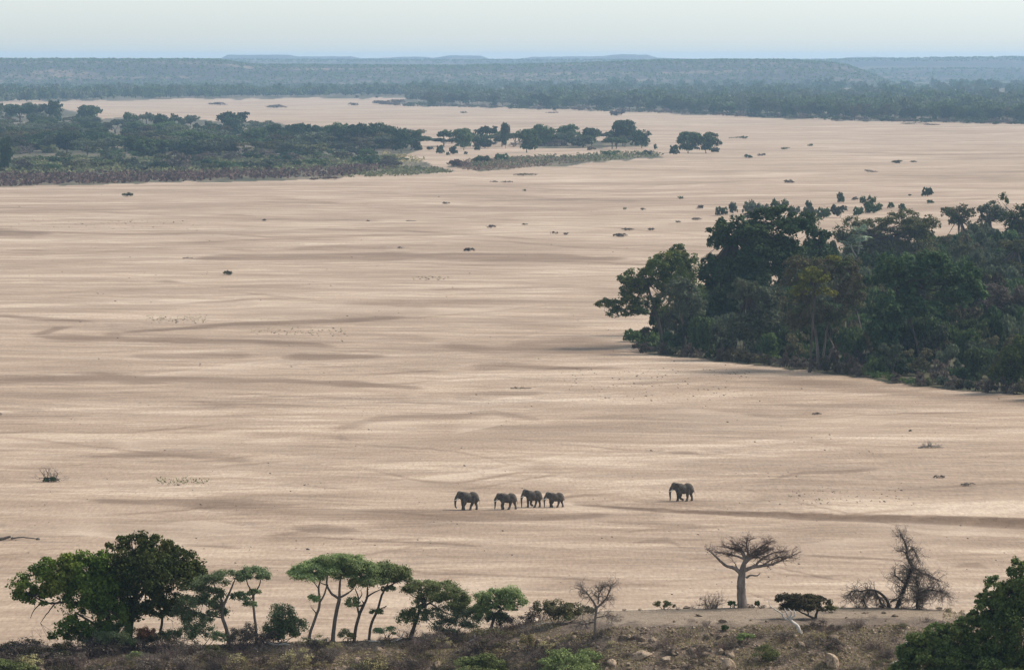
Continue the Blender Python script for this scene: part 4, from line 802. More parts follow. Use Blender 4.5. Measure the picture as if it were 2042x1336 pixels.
LM_G = [(1322,694,'the overhanging tree'),(1520,690,'the great domed tree'),(1638,738,'the brownish tree'),(1830,742,'the wide dark tree'),(1772,562,'the domed olive tree'),(1925,512,'the gappy grey tree'),(2015,784,'the low edge tree'),(1990,700,'the leafless edge tree'),(1980,590,'the pale olive dome')]
LM_M = [(885,292,'the left end tree'),(968,290,'the round-topped tree'),(1050,305,'the wide umbrella tree'),(1130,290,'the broad green tree'),(1242,292,'the tallest dome')]
LM_F = [(u_, v_, n_2) for u_, v_, n_2 in [(860,212,'the far bank tip'),(1107,222,'the tree-like bush'),(1230,228,'the domed mound'),(1400,229,'the thick bank bend'),(1560,236,'the low grey thicket'),(1722,242,'the brown foot bush'),(1840,244,'the debris line'),(1985,248,'the frame-edge bush')]]
ZLM = {'in the wood on the left island': (LM_I, ', left island'), 'in the middle island wood': (LM_M, ', middle island'), 'inside the grove on the right bank': (LM_G, ' in the grove'), 'in the middle of the grove on the right bank': (LM_G, ' inside the grove'), 'in the undergrowth of the right bank': (LM_G, ', grove edge'), 'on the edge of the far right bank': (LM_F, ', far bank'), 'at the foot of the far right bank': (LM_F, ', far bank foot')}
def put(k, u, vt, vb, hw, zone, label=None, gk=None):
    if not label and zone in ZLM: 
        s9 = (vb-118)/75; lab9 = near_label(('small ' if hw/s9 < (9 if k[0] == 'b' else 14) else '')+ADJ[k], u, vb, ZLM[zone][0], ZLM[zone][1]); gk = ADJ[k].split(' ', 0)[0]+' '+zone
        P = gnd(u, vb); P[2] = bedz(P); s = F/P[1]; a = hw/s; KIND[k][1].append(dict(loc=P, rz=rs(int(u*7+vb*13)).uniform(0, 6.28), scale=(a, a*.85, (vb-vt)/s), label=lab9, group=gk)); return
    P = gnd(u, vb); P[2] = bedz(P); s = F/P[1]; a = hw/s; KIND[k][1].append(dict(loc=P, rz=rs(int(u*7+vb*13)).uniform(0, 6.28), scale=(a, a*.85, (vb-vt)/s), label=label or (ADJ[k]+' '+zone), group=None if label else (ADJ[k].split(' ', 0)[0]+' '+zone)))

# ------------------------------------------------------------------ the grove on the right bank
def lobes_in(cu, cv, ru, rv, n, seed, f=.42):
    g = rs(seed); o = [(cu, cv, ru*.62, rv*.62, 0)]
    for i in range(n):
        a = g.uniform(0, 6.28); r = math.sqrt(g.uniform(.25, 1))*.68; o.append((cu+r*ru*math.cos(a), cv+r*rv*math.sin(a), ru*f*g.uniform(.75, 1.15), rv*f*g.uniform(.75, 1.15), g.normal()*ru*.035))
    return o
def grove(name, label, base, lo, leaf, bark, n, seed, trunks=None, size=.75, **k):
    tr = trunks or [[(base[0], base[1], 7), (base[0]+3, base[1]-35, 5), (lo[0][0], lo[0][1], 3)]]
    k.setdefault('sub', 16); k.setdefault('ss', .36); k.setdefault('low', -.5); k.setdefault('spread', .5)
    P = gnd(*base); P[2] = bedz(P)
    return px_tree(name, label, 'tree', base, lo, tr, leaf, bark, n, size, seed, P, **k)
LI = lobes_in
grove('broadleaf_tree', 'dark leafy tree whose long left bough overhangs the sand at the tip of the grove', (1322, 694), LI(1310,560,62,52,9,1)+LI(1262,580,40,42,5,2)+[(1215,607,26,13),(1200,606,16,9),(1232,625,26,12),(1252,617,30,18),(1290,615,40,28),(1330,515,36,16),(1345,545,36,30)], 'dleaf', 'bark', 17000, 601, [[(1322,696,9),(1315,650,7),(1300,600,5),(1290,560,3)],[(1310,630,5),(1270,618,4),(1235,615,2),(1205,608,1)]], .6)
grove('broadleaf_tree', 'small pointed tree top between the overhanging tree and the great dark tree', (1362, 668), [(1352,495,16,12),(1345,512,26,16),(1368,520,24,20),(1350,535,32,24),(1375,560,30,40)], 'dleaf', 'bark', 6000, 602, size=.6)
grove('broadleaf_tree', 'great blue-black domed tree, tallest of the grove', (1520, 688), LI(1460,470,60,46,9,3)+LI(1545,462,80,44,11,4)+LI(1520,530,120,66,12,5)+LI(1435,560,52,64,7,6)+LI(1480,620,80,55,8,7)+[(1515,430,30,16),(1555,425,34,14),(1600,450,40,26)], 'dark', 'bark', 42000, 603, size=.8)
grove('broadleaf_tree', 'dark tree with a notched top right behind the great domed tree', (1632, 640), LI(1630,478,36,34,7,8)+LI(1625,530,50,50,6,9), 'dark', 'bark', 10000, 604)
grove('flat_topped_tree', 'grey-green layered tree in front of the overhanging tree', (1362, 706), LI(1350,575,44,28,8,10)+LI(1375,610,42,36,6,11), 'grey', 'gbark', 9000, 605, size=.55)
grove('broadleaf_tree', 'blue-grey tufted tree below the great dark tree', (1515, 718), LI(1490,590,42,34,8,12)+LI(1530,600,44,36,8,13)+LI(1510,650,62,44,8,14), 'grey', 'bark', 15000, 606, size=.6)
grove('airy_tree', 'tall brownish-crowned tree with pale split trunk standing at the edge of the sand', (1636, 738), LI(1590,545,48,36,8,15)+LI(1650,530,62,34,10,16)+LI(1695,575,40,46,7,17)+LI(1620,620,72,50,8,18), 'brown', 'gbark', 22000, 607, [[(1634,740,7),(1630,700,6),(1624,650,5),(1610,600,3)],[(1638,740,6),(1642,705,5),(1650,650,4),(1665,590,2)],[(1646,738,5),(1652,715,4),(1662,690,3)]], .5)
grove('broadleaf_tree', 'bright yellow-green crown glowing inside the brownish tree', (1614, 742), LI(1625,556,38,26,8,19)+[(1600,580,26,14),(1645,585,26,14),(1660,515,16,8)], 'yellow', 'bark', 7000, 608, size=.5)
grove('broadleaf_tree', 'wide dark dense tree in the middle right of the grove', (1830, 742), LI(1790,555,66,50,10,20)+LI(1860,545,66,50,10,21)+LI(1800,620,80,62,10,22)+LI(1910,580,56,56,8,23)+LI(1770,670,50,40,6,24), 'dark', 'bark', 36000, 609, size=.75)
grove('airy_tree', 'pale light-green tree with a whitish trunk in front of the dark wide tree', (1838, 706), LI(1868,605,40,24,8,25)+LI(1842,645,30,20,7,26)+[(1908,622,24,18),(1925,600,16,12),(1820,665,16,10)], 'pale', 'pbark', 9500, 610, [[(1838,708,4),(1840,680,3.5),(1846,660,3),(1852,640,2)],[(1850,650,3),(1862,625,2.5),(1868,605,1.5)]], .45, ss=.42)
grove('airy_tree', 'small light-green tree low at the foot of the brownish tree', (1718, 718), LI(1705,610,26,18,6,27), 'olive', 'gbark', 3000, 611, size=.5)
grove('flat_topped_tree', 'broad olive tree with a domed top behind the palm', (1772, 562), LI(1700,462,50,32,9,28)+LI(1790,450,72,34,11,29)+LI(1830,485,50,32,8,30)+LI(1745,498,70,34,9,31)+LI(1705,490,50,36,8,131)+LI(1800,510,70,30,8,132)+LI(1850,450,30,24,5,133), 'olive', 'gbark', 38000, 612, size=.6)
grove('airy_tree', 'loose grey tree with gaps at the top right of the grove', (1925, 512), LI(1912,430,34,26,9,32)+LI(1935,470,46,24,7,33)+[(1890,418,16,7)], 'brown', 'gbark', 8000, 613, size=.65)
grove('broadleaf_tree', 'grey-green tree behind the top right corner of the grove', (1975, 505), LI(1972,432,36,30,8,34)+LI(1960,470,40,24,6,35), 'grey', 'gbark', 8000, 614, size=.65)
grove('broadleaf_tree', 'dark green tree reaching the right frame edge at the top of the grove', (2030, 520), LI(2025,435,34,40,9,36)+LI(2040,480,50,40,8,37)+[(1998,400,12,16)], 'dleaf', 'bark', 11000, 615, size=.65)
grove('flat_topped_tree', 'pale olive dome at the right edge of the grove', (2035, 590), LI(2028,492,40,20,9,38)+LI(2000,540,60,30,8,39), 'olive', 'gbark', 10000, 616, size=.55)
grove('airy_tree', 'leafless grey-brown tree at the right edge half way up the grove', (1990, 700), LI(1985,600,50,40,9,40)+LI(2035,620,40,50,7,41), 'scrub', 'gbark', 14000, 617, size=.5)
grove('broadleaf_tree', 'dark rounded tree low at the right frame edge', (2015, 784), LI(2010,730,40,40,9,42)+LI(2040,700,40,50,7,43), 'dleaf', 'bark', 12000, 618, size=.55)
def palm(base, top, label, P):
    s = F/P[1]; g = rs(9); root = thing('palm_tree', P, label, 'tree'); b = MB(); h = (base[1]-top[1])/s; dx = (top[0]-base[0])/s
    o = limb(b, [(0, 0, -.3), (dx*.3, 0, h*.5), (dx, 0, h)], .5, .28, g, .03, 8)
    limb(b, [(dx*.2, 0, h*.55), (-1.8+dx*.3, 0, h*.72), (-2.0, 0, h*.8)], .3, .2, g, .03, 6); b.build('trunk', M['pbark'], root, smooth=True)
    b = MB()
    for c in (np.array([dx, 0, h]), np.array([-2.0, 0, h*.8])):
        for k in range(16):
            a = g.uniform(0, 6.28); el = g.uniform(-.5, 1.2); d = np.array([math.cos(a)*math.cos(el), math.sin(a)*math.cos(el), math.sin(el)]); tip = c+d*2.3
            side = unit(np.cross(d, [0, 0, 1.])); up = np.cross(side, d)
            for q in range(11):
                th = (q-5)*.26; e = d*math.cos(th)+side*math.sin(th); w_ = np.cross(e, up)*.13; L = 2.5*(1-.05*abs(q-5)); f = tip+e*L+np.array([0, 0, -.5*L*.4])
                b.add([tip-w_, tip+w_, tip+e*L*.6+w_*1.6, tip+e*L*.6-w_*1.6], [(0, 1, 2, 3)]); b.add([tip+e*L*.6-w_*1.6, tip+e*L*.6+w_*1.6, f], t=[(0, 1, 2)])
            tube(b, [c, tip], .04, 4)
    b.build('fronds', M['palm'], root); return root
palm((1709, 578), (1715, 468), 'pale fan palm rising in front of the olive domed tree', gnd(1709, 578))
g = rs(700); ZG = 'in the undergrowth of the right bank'
for u in np.arange(1268, 2085, 21.0):
    e = np.interp(u, [1250,1300,1400,1500,1640,1800,1950,2042,2100], [697,706,716,727,742,766,780,788,796])
    k = g.choice(['bg', 'bs', 'bs', 'bb', 'bm', 'bs']); hw = g.uniform(15, 26); put(k, u+g.uniform(-6, 6), e-g.uniform(24, 42), e-g.uniform(0, 3), hw, ZG)
    if g.random() < .9: put(g.choice(['bg', 'bm', 'bd', 'bg', 'bs', 'bb']), u+g.uniform(-10, 10), e-g.uniform(52, 78), e-g.uniform(14, 22), g.uniform(24, 36), ZG)
    if u > 1300: put(g.choice(['dp', 'ag', 'dd', 'ab', 'dm']), u+g.uniform(-12, 12), e-g.uniform(88, 120), e-g.uniform(28, 40), g.uniform(30, 44), 'in the middle of the grove on the right bank')
for vb_, ul_ in ((735, 1665), (700, 1390), (668, 1335), (638, 1400), (606, 1450), (578, 1485), (552, 1700), (530, 1850)):
    for u in np.arange(ul_, 2090, 36.0):
        if vb_ > np.interp(u, [1250,1500,1640,1800,1950,2100], [697,727,742,766,780,796])-22: continue
        s8 = (vb_-118)/75; put(g.choice(['dp', 'ag', 'dm', 'dd', 'ao', 'ab', 'fg'], p=[.24, .26, .13, .12, .09, .10, .06]), u+g.uniform(-8, 8), vb_-g.uniform(11, 14.5)*s8, vb_+g.uniform(-5, 5), g.uniform(4.6, 6.4)*s8, 'inside the grove on the right bank')
put('bm', 1290, 640, 701, 38, '', 'big rounded mid green bush at the left foot of the grove')
put('bd', 1335, 645, 706, 34, '', 'dark bush second from the left at the foot of the grove')
put('bm', 1745, 690, 752, 34, '', 'bright green shrub mass at the foot of the wide dark tree')
for u, vt, vb, hw, k in [(1900,520,600,50,'ag'),(1950,540,625,46,'ao'),(1985,515,590,40,'fg'),(1880,500,575,45,'fg'),(1935,500,560,40,'ag'),(2000,570,650,50,'ag'),(2045,560,660,50,'dp'),(1960,600,690,44,'dp'),(1925,650,740,40,'dm'),(1890,680,760,36,'ag'),(1950,680,770,38,'dp'),(2000,660,760,40,'ab'),
   (1990,470,540,36,'ag'),(1945,480,540,36,'ag'),(1680,500,590,34,'ag'),(1660,590,690,40,'dp'),(1700,640,735,36,'dp'),(1740,590,690,40,'dp'),(1570,640,720,40,'dp'),(1440,640,712,40,'ag'),(1400,620,708,38,'dp'),(1590,660,728,34,'ab'),(1395,560,680,36,'dp'),(1870,470,530,40,'ao'),(2060,480,560,50,'dp'),(1660,470,560,20,'dp'),(1890,590,680,46,'ag'),(1935,600,715,50,'ab'),(1980,620,735,50,'dp'),(2030,620,745,50,'ag'),(1870,640,740,36,'ag'),(1905,560,650,50,'dp'),(1955,560,660,50,'fg'),(2010,600,700,50,'ag'),(1860,500,600,46,'ag'),(1690,540,640,44,'ag'),(1730,560,660,44,'dp'),(1480,650,715,38,'ag'),(1540,660,722,38,'dm'),(1360,640,706,36,'ag'),(1960,440,520,46,'ag'),(2000,455,530,46,'dm'),(1905,460,540,36,'ab'),(1780,680,752,36,'ag'),(1830,690,758,34,'ab'),(1870,700,766,34,'bs'),(1690,690,746,30,'bs'),(2020,690,782,40,'dm')]:
    put(k, u, vt, vb, hw, 'inside the grove on the right bank')
for u, vt, vb, hw, k, lab in [(1438,402,430,19,'bm','leftmost grey-green sapling in the row behind the great dark tree'),(1462,393,428,14,'bg','narrow sapling second in the row behind the great dark tree'),(1494,388,430,22,'bg','grey-green bushy sapling behind the top of the great dark tree'),(1522,395,430,18,'bg','low grey sapling left of the tall rounded one behind the dome'),(1553,379,432,24,'bm','tall rounded sapling behind the top of the great dark tree'),(1585,402,434,20,'bg','grey sapling right of the tall rounded one'),
   (1611,388,426,11,'bd','small dark sapling with a tufted top behind the notched tree'),(1612,402,440,26,'bg','wide grey-green bush below the small dark sapling'),(1643,402,436,19,'bm','rounded bush left of the narrow pointed sapling'),(1677,374,404,11,'bd','narrow dark pointed sapling standing alone on the sand'),(1675,398,434,22,'bg','grey bush in front of the narrow pointed sapling'),(1706,390,399,10,'bs','low brown bush between two saplings'),(1732,374,424,22,'bm','dense spiky green sapling, biggest in the row'),(1712,402,430,14,'bm','low green bush at the left foot of the biggest sapling'),(1742,395,426,24,'bm','round lower half bush at the right of the biggest sapling'),
   (1777,396,416,9,'bm','small pale green bush right of the biggest sapling'),(1800,400,422,11,'bd','dark small bush right of the pale one'),(1815,386,392,5,'bg','tiny grey bush left of the wind-blown bush'),(1850,364,392,15,'bm','wind-blown green bush leaning right, alone on the sand'),(1855,396,406,10,'bd','small dark low bush below the wind-blown bush'),(1500,410,436,30,'bs','brown undergrowth below the grey saplings')]:
    put(k, u, vt, vb, hw, '', lab)
# ------------------------------------------------------------------ the island woods
ZI = 'in the wood on the left island'; ZS = 'in the middle island wood'
for u, vt, vb, hw, k, lab in [(112,199,250,24,'dd','near-black round tree standing highest at the back of the left island'),(180,204,252,36,'dp','wide dark tree right of the near-black one at the back of the left island'),(-12,204,250,34,'ag','grey tree cut by the left frame edge at the back of the island'),(20,204,238,26,'dp','deep green tree second from the frame edge at the back of the island'),(62,203,240,28,'dm','mid green tree left of the near-black one at the back of the island'),(88,206,238,22,'ag','small grey tree touching the near-black one on its left'),(40,203,252,44,'fd','broad dark tree at the far left frame edge of the left island'),(75,205,250,30,'ag','grey tree between two dark ones at the left back of the island'),
  (262,222,262,22,'dm','greenish tree at the back of the island beside the sand gap'),(292,220,262,24,'fg','pale grey-green tree right of the greenish one'),(335,226,272,36,'dd','dark low dome tree near the middle of the left island skyline'),(375,228,270,32,'ag','grey loose tree right of the dark low dome'),(462,216,268,46,'fd','tall wide dark tree with ragged top, middle of the left island skyline'),(470,232,276,36,'dd','near-black tree under the ragged-topped one'),(418,240,270,16,'ag','small grey tree left of the ragged-topped one'),
  (560,241,290,36,'fd','flat dark tree right of the ragged-topped one'),(610,240,292,40,'fd','second flat dark tree in the umbrella row of the left island'),(665,240,296,42,'fm','third flat tree in the umbrella row of the left island'),(715,238,300,46,'fd','wide flat-topped tree with a visible fork, umbrella row'),(765,240,296,40,'fm','flat tree near the right end of the umbrella row'),(800,255,305,32,'dd','dark round tree at the right end of the left island'),(830,258,300,18,'dm','slim tree standing just off the right end of the left island'),
  (510,250,300,40,'dp','deep green tree below the umbrella row at its left end'),(10,270,345,20,'dd','dark small tree at the left frame edge low on the island'),(350,290,340,42,'bs','large leafless purple-brown tree low in the left island'),
  (885,256,292,24,'fm','flat green tree at the left end of the middle island'),(925,250,300,26,'dp','dark tree second from left on the middle island'),(968,245,290,28,'fd','dark round-topped tree on the middle island'),(1008,237,296,14,'dp','narrow upright tree on the middle island'),(1050,250,305,36,'dp','wide umbrella tree in front on the middle island'),(1085,246,292,30,'dm','green tree in the middle of the middle island'),(1130,246,290,36,'dm','broad green tree right of the middle of the middle island'),(1180,250,290,28,'dp','dark tree left of the tallest one on the middle island'),
  (1242,232,292,34,'dp','tallest domed dark tree on the middle island'),(1280,258,296,26,'dd','dark tree at the right end of the middle island'),(1372,257,306,33,'dp','left one of the pair of trees standing alone on the sand'),(1408,262,306,35,'dm','right one of the pair of trees standing alone on the sand'),(1345,280,308,12,'bd','small dark bush at the left foot of the lone pair'),(1426,290,304,12,'bd','small dark bush at the right foot of the lone pair'),
  (1307,282,298,5,'bd','thin dark shrub between the middle island and the lone pair'),(1290,296,310,14,'bd','dark low bush below the right end of the middle island'),(1272,302,308,8,'bd','tiny dark bush near the right end of the olive grass spit'),(1216,294,312,28,'bm','green low bush on the olive grass spit'),(1180,288,300,12,'bs','brown dead bush below the middle island'),
  (878,282,307,10,'bd','small dark bush at the left front of the middle island'),(905,285,308,12,'bd','second small dark bush at the left front of the middle island'),(893,300,310,5,'bd','tiny dark bush between the two small dark ones'),(952,286,300,9,'bd','lone dark bush on pale sand in front of the middle island'),(928,300,308,6,'bd','tiny round dark bush in front of the middle island'),(858,290,300,11,'bg','grey bush at the gap between the islands'),(835,288,300,14,'bd','dark bush at the foot of the slim tree'),
  (960,302,326,26,'bm','green shrub on the left of the grass spit'),(1000,298,322,20,'bm','taller green shrub on the grass spit'),(915,312,334,28,'br','reddish dry brush at the left tip of the grass spit'),(428,314,330,22,'bs','dark purplish thicket low in the left island'),(590,314,336,16,'bd','round dark bush in the front brush of the left island'),(740,308,332,12,'bd','dark cone-shaped bush near the right end of the left island'),(530,310,332,12,'bd','small dark bush in the green front of the left island')]:
    put(k, u, vt, vb, hw, '', lab)
g = rs(800)
def sky_(u): return np.interp(u, [0,215,250,400,425,520,560,820,850], [222,226,238,246,240,242,258,262,285])
n_ = 0
while n_ < 165:
    u = g.uniform(-30, 830); vb = g.uniform(sky_(u)+25, 318 if u < 700 else 305); s_ = (vb-118)/75
    if abs(u-250) < 30 and vb < 262: continue
    hw = g.uniform(13, 20)*s_; h = g.uniform(11, 17)*s_; k = g.choice(['fg', 'ag', 'ao', 'dp', 'dm', 'fd', 'ab', 'dd', 'fm'], p=[.08, .24, .12, .17, .15, .05, .12, .05, .02]); put(k, u, vb-h, vb, hw, ZI); n_ += 1
for _ in range(240):
    u = g.uniform(-30, 790); vb = g.uniform(275, 345 if u < 560 else 334); s_ = (vb-118)/75; put(g.choice(['bg', 'bo', 'bm', 'bs', 'bd', 'bb'], p=[.28, .25, .2, .12, .05, .10]), u, vb-g.uniform(4.5, 11)*s_, vb, g.uniform(8, 15)*s_, ZI)
for _ in range(34):
    u = g.uniform(870, 1290); vb = g.uniform(280, 298); s_ = (vb-118)/75; put(g.choice(['fg', 'ag', 'dp', 'fm', 'fd', 'bs', 'bg']), u, vb-g.uniform(8, 14)*s_, vb, g.uniform(10, 15)*s_, ZS)
# ------------------------------------------------------------------ the far bank: front row as single trees, the rest a mass
EB = ([770,810,850,1000,1200,1400,1560,1700,1850,2042,2300], [209,212,212,216,222,229,236,241,244,248,255])
for u in np.arange(850, 2060, 13.0):
    e = np.interp(u, *EB)-g.uniform(0, 5); s_ = (e-118)/75; ff = g.uniform(.75, 1.1); put(g.choice(['dp', 'fd', 'ag', 'fg', 'dm', 'ab', 'dd']), u+g.uniform(-5, 5), e-g.uniform(15, 24)*s_*ff, e, g.uniform(10, 16)*s_*ff, 'on the edge of the far right bank')
for u in np.arange(775, 2060, 17.0):
    e = np.interp(u, *EB); s_ = (e-118)/75; put(g.choice(['bs', 'bg', 'bs', 'bd']), u+g.uniform(-6, 6), e-g.uniform(6, 11)*s_, e+g.uniform(-.5, 1), g.uniform(9, 15)*s_, 'at the foot of the far right bank')
# the smallest bushes, past the 300 that show largest, form one mass per place
small = {'far right bank': MB(), 'left island': MB()}; allb = []
for k in KIND:
    if k[0] == 'b':
        for q in KIND[k][1]:
            if q['group']: allb.append((q['scale'][0]*q['scale'][2]*(F/q['loc'][1])**2, k, q))
allb.sort(key=lambda t_: t_[0]); nb_ = sum(len(KIND[k][1]) for k in KIND if k[0] == 'b')-262
for _, k, q in allb[:max(nb_, 0)]:
    me_ = [c for c in KIND[k][0].children if c.name.startswith('crown')][0].data; co = np.zeros(len(me_.vertices)*3); me_.vertices.foreach_get('co', co); co = co.reshape(-1, 4, 3)[::3].reshape(-1, 3)
    ca, sa = math.cos(q['rz']), math.sin(q['rz']); v_ = (co@np.array([[ca, sa, 0], [-sa, ca, 0], [0, 0, 1]]))*np.array(q['scale'])*np.array([1.05, 1.05, 1])+q['loc']
    small['far right bank' if q['loc'][1] > 4200 else 'left island'].add(v_, np.arange(len(v_)).reshape(-1, 4), m=['bg', 'bo', 'bm', 'bs', 'bd', 'br', 'bb'].index(k)); KIND[k][1] = [z_ for z_ in KIND[k][1] if z_ is not q]
for wh in small:
    if small[wh].n: tag(small[wh].build('low_scrub', [M[KN] for KN in ('grey', 'olive', 'mid', 'scrub', 'dark', 'reed', 'brown')]), 'low scrub between the trees, '+wh, 'scrub', kind='stuff')
for k in KIND:
    pr, sp = KIND[k]
    if sp: copies(pr, sp)
    else: bpy.data.objects.remove(pr)
far = MB(); unit_c = []
for i in range(4):
    b = MB(); gg = rs(900+i); lo = [(gg.uniform(-.5, .5), gg.uniform(-.5, .5), gg.uniform(.4, .8), .45, .45, .24) for _ in range(6)]+[(0, 0, .35, .7, .7, .3)]; crown(b, lo, 420, .26, 910+i, sub=10, ss=.4, low=-.6); unit_c.append(np.concatenate(b.V))
def farput(u, vb, h, w_, m=0):
    P = gnd(u, vb); c = unit_c[int(g.integers(0, 4))]; sg = -1 if g.random() < .5 else 1; v_ = c*np.array([w_*sg, w_, h])+P; far.add(v_, np.arange(len(v_)).reshape(-1, 4), m=m)
for _ in range(820):
    u = g.uniform(820, 2120); e = np.interp(u, *EB); vb = e-6-(e-6-170)*g.random()**1.1
    hh = g.uniform(14, 24)*(1.25 if g.random() < .12 else 1); farput(u, vb, hh, g.uniform(13, 22), int(g.integers(0, 3)))
for _ in range(420):
    u = g.uniform(-40, 900); e = np.interp(u, [-40, 215, 520, 830, 900], [207, 200.5, 195, 191.5, 200])
    vb = e-.5-(e-172)*g.random()**1.6; farput(u, vb, g.uniform(15, 26)*np.clip((vb-160)/30, .6, 1), g.uniform(13, 23), int(g.integers(0, 3)))
for _ in range(420):
    u = g.uniform(2110, 3500); vb = 500+300*g.random()+(u-2100)*.05; s8 = 1; farput(u, vb, g.uniform(11, 15), g.uniform(4.5, 7), int(g.integers(0, 3)))
for _ in range(300): u = g.uniform(2100, 3500); farput(u, g.uniform(172, 250), g.uniform(14, 24), g.uniform(13, 22), int(g.integers(0, 3)))
for _ in range(160): u = g.uniform(-420, -30); farput(u, g.uniform(225, 345), g.uniform(8, 15), g.uniform(7, 14), int(g.integers(0, 3)))
tag(far.build('far_woodland', [M['deep'], M['grey'], M['mid']]), 'dense bluish riverine wood along the far banks', 'woodland', kind='stuff')
# scrub on the far hills
b = MB()
for nm_, cnt_, ms, r0 in (('scrub_hills', 9000, 5.5, 0), ('low_right_hills', 3500, 6.5, 0), ('plateau_hills', 2500, 7.5, 18)):
    me = bpy.data.objects[nm_].data; co = np.zeros(len(me.vertices)*3); me.vertices.foreach_get('co', co); co = co.reshape(-1, 580, 3)
    r_ = g.uniform(r0, 25.9, cnt_); r_[:cnt_//8] = 25.4; c_ = g.uniform(40, 539, cnt_); i_ = r_.astype(int); j_ = c_.astype(int); fr = (r_-i_)[:, None]; fc = (c_-j_)[:, None]
    p = co[i_, j_]*(1-fr)*(1-fc)+co[i_+1, j_]*fr*(1-fc)+co[i_, j_+1]*(1-fr)*fc+co[i_+1, j_+1]*fr*fc
    for q in range(5): leaves(b, p+g.normal(size=p.shape)*np.array([2.2, 2.2, .8])+np.array([0, 0, 1.8]), np.tile([0., -1, .5], (len(p), 1)), ms, g, asp=.7)
tag(b.build('hill_scrub', M['deep']), 'scattered scrub covering the distant hills', 'scrub', kind='stuff')
# reeds and grass of the islands
def sward(name, mat, label, poly, n, size, hgt, thr=.35):
    b = MB(); P_ = np.array(poly, float); u0, v0 = P_.min(0); u1, v1 = P_.max(0); u = g.uniform(u0, u1, n); v = g.uniform(v0, v1, n); k = in_poly(u, v, poly) & (fbm(u/18, v/4, 33) > thr); u, v = u[k], v[k]
    p = gnd(u, v); p[:, 2] += g.uniform(.1, hgt, len(p)); leaves(b, p, np.tile([0., -1, .3], (len(p), 1)), size, g, up=.1, asp=.5)
    tag(b.build(name, M[mat]), label, 'grass', kind='stuff')
sward('reeds', 'reed', 'reddish brown dry reeds fringing the left island', [(-40,350),(60,346),(300,345),(560,340),(760,330),(790,338),(690,352),(560,356),(300,364),(0,372),(-40,372)], 16000, 2.4, 2.6)
sward('reeds', 'reed', 'reddish dry reeds on the left tip of the olive spit', [(885,330),(960,318),(1100,316),(1180,322),(1000,340),(940,342)], 4000, 1.9, 2.0)
sward('green_reeds', 'ograss', 'olive green reeds in front of the left island wood', [(-40,322),(300,318),(560,318),(740,316),(800,326),(600,344),(300,350),(-40,352)], 17000, 2.6, 3.0, .42)
sward('spit_grass', 'ograss', 'olive grass on the spit between the islands', [(940,322),(1100,312),(1305,304),(1325,312),(1200,322),(1080,330),(940,336)], 6000, 2.0, 2.0)
sward('spit_grass', 'ograss', 'olive grass strip beyond the front edge of the left island', [(680,345),(770,332),(860,336),(905,345),(800,352),(690,354)], 3500, 1.8, 1.8)
sward('tall_reeds', 'drygrass', 'pale dry grass around the right end of the left island', [(740,300),(850,318),(845,325),(780,330),(720,325)], 1600, 1.8, 1.6)
